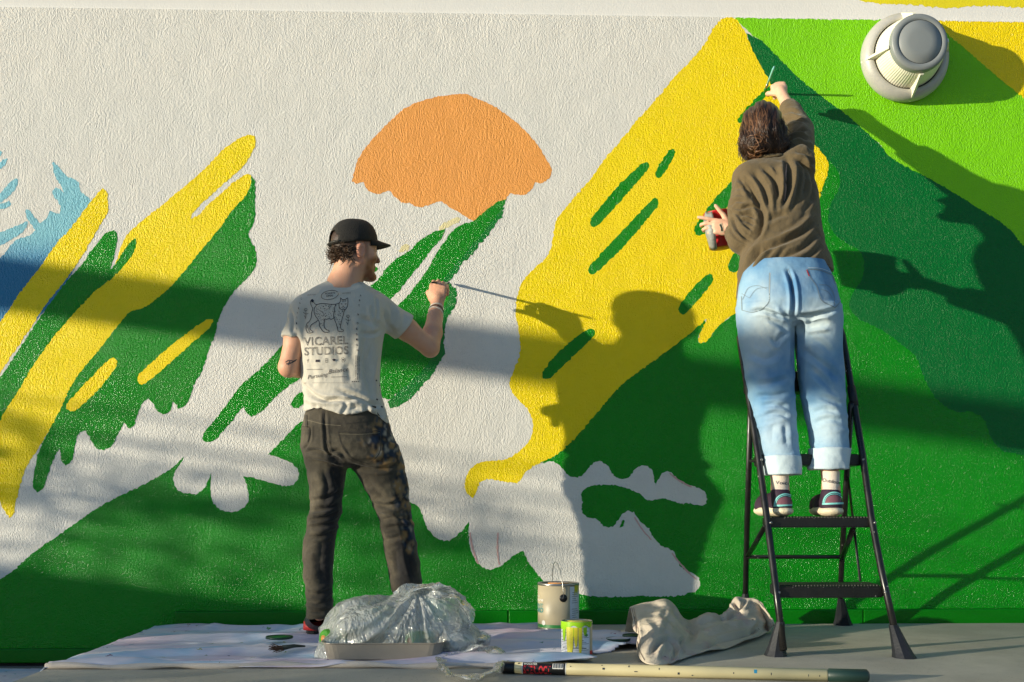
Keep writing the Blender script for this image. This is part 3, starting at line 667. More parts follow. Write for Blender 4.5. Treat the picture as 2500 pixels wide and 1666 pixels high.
def foot(bot, top, wb, db, wt, dt, name='foot'):
    bm = bmesh.new(); rings = []
    for t in np.linspace(0, 1, 7):
        c = np.array(bot)*(1-t)+np.array(top)*t; k = t**.75; W = wb*(1-k)+wt*k; Dd = db*(1-k)+dt*k
        rings.append([bm.verts.new((c[0]+W*sx*(1 if abs(sy) < .9 else .72), c[1]+Dd*sy*(1 if abs(sx) < .9 else .72), c[2])) for sx, sy in ((-1, -.6), (-.6, -1), (.6, -1), (1, -.6), (1, .6), (.6, 1), (-.6, 1), (-1, .6))])
    for p, q in zip(rings[:-1], rings[1:]):
        for i in range(8): bm.faces.new((p[i], p[(i+1) % 8], q[(i+1) % 8], q[i]))
    bm.faces.new(rings[0][::-1]); bm.faces.new(rings[-1])
    from_bm(name, bm, m_rub, lad)
gfl, gfr = ground(1893, 1601), ground(2208, 1606); grl, grr = ground(1815, 1532), ground(2058, 1526)
foot(gfl, rail_pt(1905, 1518), .039, .05, .015, .017); foot(gfr, rail_pt(2181, 1526), .040, .05, .016, .017)
foot(grl, at(1820, 1450, -.26), .04, .045, .014, .014); foot(grr, at(2053, 1462, -.24), .042, .045, .014, .014)
def bar(p, q, w_=.012, t=.0025):
    bm = bmesh.new(); tube(bm, [p, q], w_, 8, True, .3); from_bm('brace', bm, m_lad, lad, True)
bar(rail_pt(1868, 1285), at(1825, 1360, -.37)); bar(rail_pt(2100, 1292)+ux*.12, at(2055, 1366, -.36)); bar(at(2069, 1154, -.62), rail_pt(2118, 1425)+ux*.12, .005)
lt('rod', [at(1826, 1126, -.62), rail_pt(1858, 1126)], .006)

# ------------------------------------------------------------------ drop cloth
m_cloth = NT('canvas_drop_cloth')
_c = m_cloth.mix(m_cloth.ramp(m_cloth.noise(1.6, 4), [(.35, (0, 0, 0)), (.68, (1, 1, 1))]), lin((196, 197, 212)), lin((218, 208, 208)))
_c = m_cloth.mix(m_cloth.math('MULTIPLY', m_cloth.ramp(m_cloth.noise(3.1, 3, .5, (1, 1.7, 1)), [(.46, (0, 0, 0)), (.64, (1, 1, 1))]), .8), _c, lin((134, 180, 208)))
_v = m_cloth.n('TexNoise'); _v.inputs['Scale'].default_value = 2.6; _v.inputs['Detail'].default_value = 3; _mp = m_cloth.n('Mapping'); _mp.inputs['Location'].default_value = (7, 3, 2); m_cloth.l(m_cloth.coord(), _mp.inputs[0]); m_cloth.l(_mp.outputs[0], _v.inputs[0])
_c = m_cloth.mix(m_cloth.math('MULTIPLY', m_cloth.ramp(_v.outputs[0], [(.47, (0, 0, 0)), (.64, (1, 1, 1))]), .6), _c, lin((206, 172, 190)))
_vo = m_cloth.n('TexVoronoi'); _vo.voronoi_dimensions = '2D'; _vo.inputs['Scale'].default_value = 11
_ad = m_cloth.n('VectorMath'); _ad.operation = 'ADD'; _wn = m_cloth.n('TexNoise'); _wn.inputs['Scale'].default_value = 60; m_cloth.l(m_cloth.coord(), _wn.inputs[0]); _scv = m_cloth.n('VectorMath'); _scv.operation = 'SCALE'; _scv.inputs['Scale'].default_value = .06; m_cloth.l(_wn.outputs[1], _scv.inputs[0]); m_cloth.l(m_cloth.coord(), _ad.inputs[0]); m_cloth.l(_scv.outputs[0], _ad.inputs[1]); m_cloth.l(_ad.outputs[0], _vo.inputs[0])
_sp = m_cloth.math('MULTIPLY', m_cloth.math('LESS_THAN', _vo.outputs['Distance'], .075), m_cloth.math('GREATER_THAN', m_cloth.noise(5.3, 2), .50))
_c = m_cloth.mix(_sp, _c, m_cloth.mix(.3, lin((36, 62, 70)), _vo.outputs['Color']))
m_cloth = m_cloth.fin(_c, .9, m_cloth.bump(m_cloth.noise(420, 2), .0012, 1, m_cloth.bump(m_cloth.noise(10, 3, .5, (.7, 2.4, 1)), .010)))
def cloth_z(X, Y):
    P = np.stack([X*.9, Y*5.5+np.sin(X*2.2)*.35, X*0], 1)
    r_ = 1-np.abs(fbm(P, 2)); a = np.clip(r_-.62, 0, 1)*.075
    P2 = np.stack([X*3.1, Y*9, X*0+4], 1); b = np.clip(1-np.abs(vnoise(P2))-.75, 0, 1)*.03
    return .004+a+b
nu, nv = 240, 90
front, back = ground(700, 1632)[1], -.085
U = np.linspace(-1.25, 2.45, nu); Vv = np.linspace(0, 1, nv)
GX, GY = np.meshgrid(U, Vv, indexing='ij'); Vt = np.zeros((nu*nv, 3)); s_ = GX.ravel(); y = (back+(front-back)*GY).ravel()
y = y+np.sin(s_*5)*.012*GY.ravel()
EX = edge_x(y); X = EX+s_; z = .004+(cloth_z(X, y)-.004)*np.clip(s_/.3, .06, 1)**.7
edge_b = np.where(s_ > .0, (.05+.05*np.sin(s_*2.1)), 0); y = y-edge_b*(1-GY.ravel())
hem = np.exp(-((GY.ravel()-.965)/.03)**2); z += hem*.014
drop = s_ < 0
dd = -s_
z = np.where(drop, np.where(dd < .19, .004-dd, -.188+(z*.6)), z); X = np.where(drop, np.where(dd < .19, EX-.012-dd*.05, EX-.02-(dd-.19)), X)
y = np.where(drop & (dd > .19), y-.0+.02*np.sin(dd*9), y)
keep = (X < SLAB_X+2.05+.2*np.sin(y*6)) & ~(drop & (y > -.14))
idx = np.arange(nu*nv).reshape(nu, nv)
Q = np.stack([idx[:-1, :-1], idx[1:, :-1], idx[1:, 1:], idx[:-1, 1:]], -1).reshape(-1, 4); Q = Q[keep[Q].all(1)]
cloth = quad_mesh('drop_cloth', np.stack([X, y, z], 1), Q, m_cloth)
tag(cloth, 'paint-stained pale canvas drop cloth spread flat along the wall base', 'drop cloth')
md = cloth.modifiers.new('thick', 'SOLIDIFY'); md.thickness = .003; md.offset = 1
m_hem = fabric_hem = plain('canvas_hem', (196, 184, 172), .9, var=.08, sc=20, bump=.002, bsc=200)
bm = bmesh.new(); hp = []
for t in np.linspace(0, 1, 60):
    p_ = ground(112+(1290-112)*t, 1633.5+1.5*math.sin(t*9)-2*t); p_[2] = .010+.003*math.sin(t*31); hp.append(p_)
tube(bm, hp, [.011+.003*math.sin(i*.7) for i in range(60)], 8, True, .9); hm_ = from_bm('hem', bm, m_hem, cloth, True); hm_['label'] = 'rolled beige front hem'

# heaped cloth by the ladder
m_heap = NT('canvas_heap')
_c = m_heap.mix(m_heap.ramp(m_heap.noise(5, 4), [(.35, (0, 0, 0)), (.7, (1, 1, 1))]), lin((210, 195, 172)), lin((188, 176, 160)))
_c = m_heap.mix(m_heap.math('MULTIPLY', m_heap.ramp(m_heap.noise(9, 3), [(.58, (0, 0, 0)), (.70, (1, 1, 1))]), .6), _c, lin((190, 150, 150)))
_vo = m_heap.n('TexVoronoi'); _vo.inputs['Scale'].default_value = 14; m_heap.l(m_heap.coord(), _vo.inputs[0])
_c = m_heap.mix(m_heap.math('MULTIPLY', m_heap.math('LESS_THAN', _vo.outputs['Distance'], .07), .7), _c, lin((60, 50, 50)))
m_heap = m_heap.fin(_c, .92, m_heap.bump(m_heap.noise(420, 2), .0012, 1, m_heap.bump(m_heap.noise(24, 4), .01)))
def seg_d(px, py, a, b):
    a, b = np.array(a, float), np.array(b, float); ab = b-a; t = np.clip(((px-a[0])*ab[0]+(py-a[1])*ab[1])/(ab@ab), 0, 1)
    return np.hypot(px-a[0]-t*ab[0], py-a[1]-t*ab[1]), t
def inside(x, y, poly):
    r_ = np.zeros(len(x), bool); j = len(poly)-1
    for i in range(len(poly)):
        xi, yi = poly[i]; xj, yj = poly[j]
        r_ ^= ((yi > y) != (yj > y)) & (x < (xj-xi)*(y-yi)/(yj-yi+1e-9)+xi); j = i
    return r_
HC = [((1537, 1480, -.60), (1556, 1592), .75), ((1558, 1476, -.61), (1566, 1612), .72), ((1590, 1472, -.62), (1582, 1622), .75), ((1624, 1466, -.62), (1615, 1623), .85), ((1648, 1482, -.60), (1652, 1613), 1.1), ((1675, 1513, -.58), (1690, 1599), 1.5), ((1698, 1510, -.58), (1735, 1590), 1.4), ((1728, 1492, -.56), (1775, 1580), 1.3),
      ((1756, 1498, -.56), (1805, 1571), 1.25), ((1780, 1478, -.52), (1830, 1562), 1.0), ((1797, 1457, -.50), (1850, 1556), .85), ((1826, 1460, -.50), (1866, 1548), .8), ((1854, 1471, -.52), (1880, 1540), .8), ((1877, 1500, -.55), (1887, 1533), .9), ((1889, 1524, -.58), (1890, 1529), 1.0)]
ctl = []
for tp, fr, e_ in HC:
    T3, F3 = at(*tp), ground(*fr, .012); col_ = []
    for t in (0, .2, .4, .6, .8, 1.0):
        p_ = F3*(1-t)+T3*t; p_[2] = .012+(T3[2]-.012)*t**e_; col_.append(p_)
    b1 = T3+np.array([.0, .07, -.03]); b1[2] = max(.012, b1[2]*.75); b2 = T3+np.array([.0, .15, 0]); b2[2] = .010; col_ += [b1, b2]; ctl.append(col_)
ctl = np.array(ctl)
def upsample(A, n, ax):
    A = np.moveaxis(A, ax, 0); m_ = len(A); u = np.linspace(0, m_-1, n); i_ = np.clip(u.astype(int), 0, m_-2); f_ = (u-i_).reshape(-1, *([1]*(A.ndim-1)))
    g_ = lambda k: A[np.clip(i_+k, 0, m_-1)]
    p0, p1, p2, p3 = g_(-1), g_(0), g_(1), g_(2)
    o_ = .5*((2*p1)+(-p0+p2)*f_+(2*p0-5*p1+4*p2-p3)*f_**2+(-p0+3*p1-3*p2+p3)*f_**3); return np.moveaxis(o_, 0, ax)
nx, ny = 170, 110
S_ = upsample(upsample(ctl, nx, 0), ny, 1); V = S_.reshape(-1, 3)
idx = np.arange(nx*ny).reshape(nx, ny); Q = np.stack([idx[:-1, :-1], idx[1:, :-1], idx[1:, 1:], idx[:-1, 1:]], -1).reshape(-1, 4)
N = vnormals(V, Q)
if N[len(N)//2] @ (CAM-V[len(N)//2]) < 0: Q = Q[:, ::-1].copy(); N = -N
hz_ = np.clip((V[:, 2]-.012)/.03, 0, 1)
V = V+N*((fbm(V*np.array([7, 7, 8]), 3)*.010+(1-np.abs(vnoise(V*np.array([11, 9, 13])+2.2))-.6)*.010)*(.35+.65*hz_))[:, None]; N = vnormals(V, Q)
HZ = lambda *p: [(1325+x/1.724, 1280+y/1.724) for x, y in p]
V = creases(V, N, [(HZ((545, 350), (590, 410), (640, 450), (620, 500)), 7, 22), (HZ((600, 400), (650, 420), (700, 400), (760, 405)), 5, 20), (HZ((740, 380), (775, 405), (800, 380), (850, 370)), 5, 20), (HZ((800, 320), (825, 360), (860, 340)), 5, 22), (HZ((870, 320), (850, 350), (790, 375)), 4, -14), (HZ((640, 540), (720, 500), (830, 470), (940, 430)), 6, 16), (HZ((650, 470), (760, 430), (880, 410), (950, 415)), 7, -12), (HZ((450, 545), (490, 500), (530, 480), (560, 520), (540, 580)), 5, 18), (HZ((480, 560), (510, 510)), 5, -14), (HZ((600, 540), (580, 500), (600, 470)), 4, 14), (HZ((370, 350), (395, 430), (400, 520)), 4, 10), (HZ((430, 400), (470, 460), (430, 520)), 9, -9), (HZ((540, 380), (520, 460), (560, 500)), 8, 10), (HZ((690, 520), (730, 500), (750, 520)), 4, 10), (HZ((880, 460), (910, 420), (900, 380)), 5, 12), (HZ((470, 345), (520, 350), (500, 400)), 6, 8)], .3)
V[:, 2] = np.maximum(V[:, 2], .008)
heap = quad_mesh('crumpled_cloth', V, Q, m_heap)
tag(heap, 'crumpled beige canvas cloth heaped beside the ladder feet', 'cloth')
md = heap.modifiers.new('thick', 'SOLIDIFY'); md.thickness = .003; md.offset = -1
ribbons('hem', [(HZ((376, 352), (392, 430), (404, 520), (430, 575)), 1.6), (HZ((384, 352), (400, 430), (412, 515)), .8)], bvh_of([heap]), plain('hem_stitch', (118, 104, 92), .9), heap, .002)

# ------------------------------------------------------------------ paint cans
m_tin = plain('tin_metal', (176, 172, 164), .28, .9, var=.12)
m_cream = plain('label_beige', (182, 168, 138), .42, var=.05)
m_lab = plain('label_white', (214, 216, 222), .4, var=.05)
m_ink = plain('ink_dark', (44, 48, 56), .5)
m_tealink = plain('ink_teal', (40, 132, 128), .5)
m_whiteink = plain('ink_white', (226, 222, 212), .5)
m_canGreen = plain('can_green', (48, 128, 62), .4)
m_limep = plain('wet_lime_paint', (146, 196, 30), .25, var=.15, sc=60)
m_ylp = plain('wet_yellow_paint', (206, 196, 52), .28, var=.2, sc=60)
m_orp = plain('wet_orange_paint', (222, 150, 84), .3, var=.1)
m_red = plain('label_red', (196, 40, 44), .4)
def can_base(name, label, c, r, h_, body):
    root = empty(name, label, 'paint can')
    bm = bmesh.new(); lathe(bm, [(r*.98, .001), (r, .003), (r, h_-.004)], c, n=64); b = from_bm('body', bm, body, root, True)
    bm = bmesh.new(); lathe(bm, [(r*1.0, .0), (r*1.022, .002), (r*1.022, .006), (r*1.0, .0085)], c, n=64, cap=False); from_bm('bottom_rim', bm, m_tin, root, True)
    bm = bmesh.new(); lathe(bm, [(r*1.0, h_-.009), (r*1.025, h_-.007), (r*1.03, h_-.001), (r*1.0, h_+.002), (r*.95, h_+.001), (r*.93, h_-.006), (r*.86, h_-.007), (r*.84, h_-.002), (r*.8, h_-.002)], c, n=64, cap=False); from_bm('top_rim', bm, m_tin, root, True)
    return root, b
def cyl_pt(c, r, ang, z):
    v = np.array([c[0]-CAM[0], c[1]-CAM[1]]); v /= np.hypot(*v); t = np.array([v[1], -v[0]])   # t: to the right in the picture
    return np.array([c[0]+r*(-v[0]*math.cos(ang)+t[0]*math.sin(ang)), c[1]+r*(-v[1]*math.cos(ang)+t[1]*math.sin(ang)), c[2]+z])
def arc(name, c, r, z0, z1, a0, a1, mat, parent, edge=None, n=24):
    V, Fc = [], []
    for i in range(n+1):
        a = a0+(a1-a0)*i/n; e0, e1 = edge(i/n) if edge else (0, 0)
        V += [cyl_pt(c, r, a, z0+e0), cyl_pt(c, r, a, z1+e1)]
        if i: Fc.append((2*i-2, 2*i, 2*i+1, 2*i-1))
    return mesh_obj(name, V, Fc, mat, parent, True)
def cyl_text(s, c, r, a0, a1, z, h_, mat, parent, **k):
    V, Fc = text2d(s, **k); V = V.copy(); V[:, 0] -= V[:, 0].min(); V[:, 0] /= V[:, 0].max()
    return mesh_obj('lettering', [cyl_pt(c, r, a0+(a1-a0)*x, z+y*h_) for x, y in V], Fc, mat, parent)
cA = ground(1363, 1541); rA = 50*mpp(cA); hA = 111*mpp(cA); cA[2] = .012
canA, bA = can_base('gallon_paint_can', 'large beige paint can with wire handle and orange lid, standing on the cloth', cA, rA, hA, m_cream)
bm = bmesh.new(); lathe(bm, [(rA*.8, hA-.004), (rA*.5, hA-.003), (.004, hA-.003)], cA, n=48); from_bm('lid', bm, m_tin, canA, True)
bm = bmesh.new(); lathe(bm, [(rA*.52, hA-.0025), (rA*.5, hA+.0008), (.004, hA+.001)], cA, n=30); from_bm('lid_paint', bm, m_orp, canA, True)
arc('green_stripe', cA, rA+.0006, .010, .024, R(-100), R(28), m_canGreen, canA); arc('side_label', cA, rA+.0006, .012, hA-.012, R(34), R(120), m_lab, canA)
cyl_text('ELEMENT', cA, rA+.0011, R(-128), R(-46), hA*.49, .0155, m_tealink, canA, bold=.02); cyl_text('GUARD', cA, rA+.0011, R(-110), R(-46), hA*.375, .021, m_tealink, canA, bold=.04)
cyl_text('Benjamin', cA, rA+.0011, R(-118), R(-62), hA*.70, .011, m_whiteink, canA); cyl_text('Moore', cA, rA+.0011, R(-100), R(-46), hA*.62, .013, m_whiteink, canA, bold=.02)
arc('badge', cA, rA+.0011, hA*.10, hA*.21, R(-52), R(-38), m_whiteink, canA, lambda t: (.011*(1-math.sin(math.pi*t)**.5), -.011*(1-math.sin(math.pi*t)**.5)))
for k in range(15):
    z = hA*.18+k*hA*.045
    if 6 < k < 9: continue
    arc('small_print', cA, rA+.0011, z, z+.0016, R(40+k % 3), R(72-5*(k % 4)), m_ink, canA, n=6)
ear = cyl_pt(cA, rA, R(14), hA*.70); out = ear-np.array([cA[0], cA[1], ear[2]]); out /= np.linalg.norm(out)
bm = bmesh.new(); lathe(bm, [(.0175, -.004), (.0175, .003), (.014, .005), (.005, .005), (.004, .008), (.001, .008)], ear, out, 28); from_bm('handle_ear', bm, m_black, canA, True)
ear2 = cyl_pt(cA, rA, R(194), hA*.70)
mid = np.array([cA[0], cA[1], 0]); pts = []
topc = np.array([cA[0]-.010, cA[1]-.002, hA*.7+.155+.012])
for t in np.linspace(0, math.pi, 25):
    p = ear*(1+math.cos(t))/2+ear2*(1-math.cos(t))/2; p[2] = (hA*.70+.012)+(topc[2]-hA*.7-.012)*math.sin(t)**.8; p[0] += -.012*math.sin(t); pts.append(p+out*(.007*math.cos(t)))
bm = bmesh.new(); tube(bm, pts, .0016, 8); from_bm('wire_handle', bm, m_tin, canA, True)
arc('yellow_drip', cA, rA+.0016, hA*.72, hA-.001, R(50), R(88), m_ylp, canA, lambda t: (.022*abs(math.sin(t*9))+.03*t*t, 0))

cB = ground(1408, 1615); rB = 37.5*mpp(cB); hB = 92*mpp(cB); cB[2] = .010
canB, bB = can_base('quart_paint_can', 'small white paint can smeared with lime and yellow paint', cB, rB, hB, m_lab)
bm = bmesh.new(); lathe(bm, [(rB*.8, hB-.004), (rB*.5, hB-.003), (.004, hB-.003)], cB, n=48); from_bm('lid', bm, m_tin, canB, True)
for k in range(19):
    z = hB*.10+k*hB*.041; arc('small_print', cB, rB+.0007, z, z+.0013+(.0012 if k % 5 == 0 else 0), R(-78+7*(k % 3)), R(50-12*(k % 4)), m_ink, canB, n=10)
arc('beige_side', cB, rB+.0007, .010, hB-.01, R(56), R(120), m_cream, canB); arc('red_flash', cB, rB+.0011, hB*.13, hB*.24, R(56), R(90), m_red, canB)
arc('lime_rim_paint', cB, rB*1.032, hB-.020, hB+.001, R(-88), R(72), m_limep, canB, lambda t: (-.013*max(0, math.sin(t*6.2+.4))**2-.004*math.sin(t*23)+.004, 0), 40)
for a0_, a1_, zb_, mt_ in ((-62, -44, .50, m_limep), (-40, -12, .06, m_ylp), (-10, 4, .34, m_ylp), (6, 20, .12, m_ylp), (-24, -6, .60, m_limep), (24, 40, .66, m_limep)):
    arc('drip', cB, rB+.0016+.0002*(a0_ % 3), hB*zb_, hB-.018, R(a0_), R(a1_), mt_, canB, lambda t, b=zb_: (hB*(.8-b)*.75*(1-max(0, math.sin(t*3.14))**.5)+.003*math.sin(t*19+b*9), 0), 20)
arc('green_dab', cB, rB+.0016, hB*.62, hB*.70, R(28), R(46), m_canGreen, canB, lambda t: (.006*(1-math.sin(math.pi*t)), -.006*(1-math.sin(math.pi*t))))
bm = bmesh.new(); lathe(bm, [(rB*.82, hB-.0012), (rB*.3, hB-.0002), (.004, hB-.0002)], cB+np.array([.004, .002, 0]), n=20); from_bm('lid_paint', bm, m_ylp, canB, True)

# can lids with dried green paint
m_dgreen = plain('dried_green_paint', (22, 104, 44), .3, var=.12)
m_lidrim = plain('lid_rim_paint', (20, 62, 44), .35, var=.2)
for px, py, rp, lab in ((682, 1578, 33, 'round can lid with dried green paint near the left shoe'), (1509, 1578, 30, 'round green-painted can lid lying in front, left of the crumpled cloth'), (1549, 1569, 30, 'round green-painted can lid half under the crumpled cloth')):
    c = ground(px, py); r_ = rp*mpp(c); root = empty('can_lid', lab, 'lid', 'lids lying on the drop cloth'); c[2] = .030 if px < 700 else .022
    bm = bmesh.new(); lathe(bm, [(r_*.85, .0), (r_, .002), (r_, .009), (r_*.97, .011), (r_*.92, .009), (r_*.9, .007)], c, n=40); from_bm('rim', bm, m_lidrim, root, True)
    bm = bmesh.new(); lathe(bm, [(r_*.9, .0075), (r_*.5, .0085), (.003, .009)], c, n=40); from_bm('paint_skin', bm, m_dgreen, root, True)

# dried-out brush on the cloth
root = empty('old_brush', 'small dark paint-caked brush lying on the drop cloth', 'brush')
m_caked = plain('caked_paint', (44, 52, 44), .6, var=.5, sc=160, bump=.004)
a, b = ground(690, 1604), ground(745, 1600); a[2] = b[2] = .034
bm = bmesh.new(); tube(bm, [a, (a+b)/2+np.array([0, 0, .004]), b], [.010, .007, .003], 8); from_bm('handle', bm, m_caked, root, True)
bm = bmesh.new(); d = a-b; d /= np.linalg.norm(d)
for k in range(60):
    p = a+RNG.normal(0, .004, 3); q = a+d*.036+RNG.normal(0, .009, 3); q[2] = max(.02, q[2]); tube(bm, [p, q], [.0018, .0009], 4)
from_bm('bristles', bm, plain('bristle', (92, 66, 48), .8), root)

# ------------------------------------------------------------------ extension pole
m_pole = plain('pole_cream', (206, 192, 148), .4, var=.06, sc=16)
m_grip = plain('pole_grip', (28, 52, 46), .45, var=.15)
pl_ = ground(1226, 1645); pr_ = ground(2122, 1667); rP = .0198
pl_[2] = pr_[2] = rP+.001
pole = empty('extension_pole', 'long cream extension pole with dark grips lying on the pavement', 'pole')
pd = pr_-pl_; PLn = np.linalg.norm(pd); pdn = pd/PLn
def pt_on(px): return (px-1226)/(2122-1226)*PLn
def seg(name, a, b, r_, mat, ends=.003):
    bm = bmesh.new(); lathe(bm, [(r_-ends, 0), (r_, ends), (r_, b-a-ends), (r_-ends, b-a)], pl_+pdn*a, pdn, 36); return from_bm(name, bm, mat, pole, True)
seg('shaft', pt_on(1258), pt_on(2025), rP, m_pole); seg('end_cap', 0, pt_on(1259), rP*1.03, m_black); seg('grip', pt_on(2022), PLn, rP*1.10, m_grip, .008)
def pole_pt(s, ang, r_):
    up = np.array([0, 0, 1.]); side = np.cross(pdn, up); side /= np.linalg.norm(side)   # side points to the camera
    if side[1] > 0: side = -side
    return pl_+pdn*s+r_*(side*math.cos(ang)+up*math.sin(ang))
def pole_patch(name, s0, s1, a0, a1, mat, r_=None, n=14):
    r_ = r_ or rP+.0006; V, Fc = [], []
    for i in range(n+1):
        a = a0+(a1-a0)*i/n; V += [pole_pt(s0, a, r_), pole_pt(s1, a, r_)]
        if i: Fc.append((2*i-2, 2*i-1, 2*i+1, 2*i))
    return mesh_obj(name, V, Fc, mat, pole, True)
def pole_text(s, s0, s1, a0, a1, mat, r_, **k):
    V, Fc = text2d(s, **k); V = V.copy(); V[:, 0] -= V[:, 0].min(); V[:, 0] /= V[:, 0].max()
    return mesh_obj('lettering', [pole_pt(s0+(s1-s0)*x, a0+(a1-a0)*y, r_) for x, y in V], Fc, mat, pole)
pole_patch('label_border', pt_on(1278), pt_on(1390), R(-80), R(84), m_whiteink, rP+.0004); pole_patch('label', pt_on(1280.5), pt_on(1387.5), R(-80), R(80), m_black, rP+.0009)
pole_text('WOOSTER', pt_on(1283), pt_on(1317), R(40), R(66), m_whiteink, rP+.0014, bold=.02); pole_text('SHERLOCK', pt_on(1282), pt_on(1353), R(-46), R(30), m_red, rP+.0014, bold=.05)
pole_patch('barcode', pt_on(1356), pt_on(1383), R(6), R(60), m_whiteink, rP+.0013)
for k, x in enumerate(np.linspace(1358, 1381, 11)): pole_patch('bar', pt_on(x), pt_on(x+(.9 if k % 3 else 1.6)), R(14), R(56), m_ink, rP+.0018, 6)
for x, a_, w_ in ((1400, 30, 3), (1481, 10, 6), (1478, 50, 3), (1545, 40, 3), (1560, -5, 8), (1666, -20, 5), (1700, -30, 4), (1800, 0, 2.5), (1890, -4, 2), (1978, -8, 1.5), (2004, -8, 1.5), (1268, 50, 5), (1620, 20, 2)):
    pole_patch('paint_fleck', pt_on(x), pt_on(x+w_), R(a_), R(a_+RNG.uniform(8, 22)), m_ink, None, 4)
pole_patch('paint_fleck', pt_on(1850), pt_on(1857), R(10), R(46), plain('blue_fleck', (40, 130, 170), .4), None, 4)
# ------------------------------------------------------------------ people: shared parts
def skin_mat(name, rgb):
    n = NT(name); c = lin(rgb)
    col = n.mix(n.noise(22, 4), tuple(u*.82 for u in c), tuple(min(1, u*1.08) for u in c)); col = n.mix(n.math('MULTIPLY', n.ramp(n.noise(48, 3), [(.5, (0, 0, 0)), (.75, (1, 1, 1))]), .35), col, (c[0]*.95, c[1]*.72, c[2]*.66))
    a = attr(n, 'tint'); col = n.mix(1.0, col, a, 'MULTIPLY')
    n.b.inputs['Subsurface Weight'].default_value = .12; n.b.inputs['Subsurface Radius'].default_value = (.012, .005, .003); n.b.inputs['Subsurface Scale'].default_value = .6
    return n.fin(col, .5, n.bump(n.noise(260, 3), .0012), spec=.4)
def fabric(name, rgb, rough=.85, weave=700, wb=.0006, wrinkle=.0, var=.1, stain=False, wsc=20, tintattr=False):
    n = NT(name); c = lin(rgb)
    col = n.mix(n.noise(9, 4), tuple(u*(1-var) for u in c), tuple(min(1, u*(1+var)) for u in c))
    col = n.mix(n.math('MULTIPLY', n.noise(weave*.35, 2), .25), col, tuple(u*.75 for u in c))
    if tintattr: col = n.mix(1.0, col, attr(n, 'tint'), 'MULTIPLY')
    if stain:
        a = n.n('Attribute'); a.attribute_name = 'stain'; col = n.mix(a.outputs['Alpha'], col, a.outputs['Color'])
    nm = n.bump(n.noise(weave, 2), wb)
    if wrinkle: nm = n.bump(n.noise(wsc, 4, .6), wrinkle, 1, nm)
    n.b.inputs['Sheen Weight'].default_value = .15
    return n.fin(col, rough, nm, spec=.25)
def hand(fld, wrist, d, nrm, thumb_side, curls, size=1.0, thumb=((.6, .8, -.2), (.2, 1, -.3)), k=.0025, spread=.0):
    """palm, four unequal curled fingers and a thumb; curls: per-finger (a, b, c) bend angles in degrees towards the palm"""
    d = np.array(d, float); d /= np.linalg.norm(d); nrm = np.array(nrm, float); nrm -= d*(nrm@d); nrm /= np.linalg.norm(nrm)
    sd = np.cross(d, nrm)*thumb_side; w_ = np.array(wrist, float); S = size
    fld.cone(w_-d*.01, w_+d*.03*S, .024*S, .026*S, .012)
    fld.ell(w_+d*.052*S, (.052*S, .041*S, .0165*S), np.stack([d, sd, nrm]), .012)
    fld.cone(w_+d*.03*S+sd*.02*S-nrm*.006*S, w_+d*.062*S+sd*.030*S-nrm*.008*S, .016*S, .013*S, .008)
    base = (.0290, .0095, -.0105, -.0295); ln = ((.042, .026, .021), (.047, .029, .022), (.043, .027, .021), (.034, .021, .019)); tips = []
    for i in range(4):
        p = w_+d*(.092-.004*abs(i-1)-.004*(i == 3))*S+sd*base[i]*S-nrm*.002*S; ang = 0; dd = d+sd*spread*(1.5-i)
        dd /= np.linalg.norm(dd)
        fld.cone(w_+d*.05*S+sd*base[i]*.8*S, p, .0115*S, .0112*S, .006); r0 = .0102*S
        for j in range(3):
            ang += R(curls[i][j]); v = dd*math.cos(ang)-nrm*math.sin(ang); q = p+v*ln[i][j]*S
            fld.cone(p, q, r0, r0*.92, k); p = q; r0 *= .92
        tips.append(p)
    p = w_+d*.028*S+sd*.026*S-nrm*.004*S
    for (td, ts, tn), L, r0 in zip(thumb, (.046, .034, .027), (.0145, .0115, .0105)):
        v = d*td+sd*ts+nrm*tn; v /= np.linalg.norm(v); q = p+v*L*S; fld.cone(p, q, r0*S, r0*.88*S, k*1.5); p = q
    return tips, p

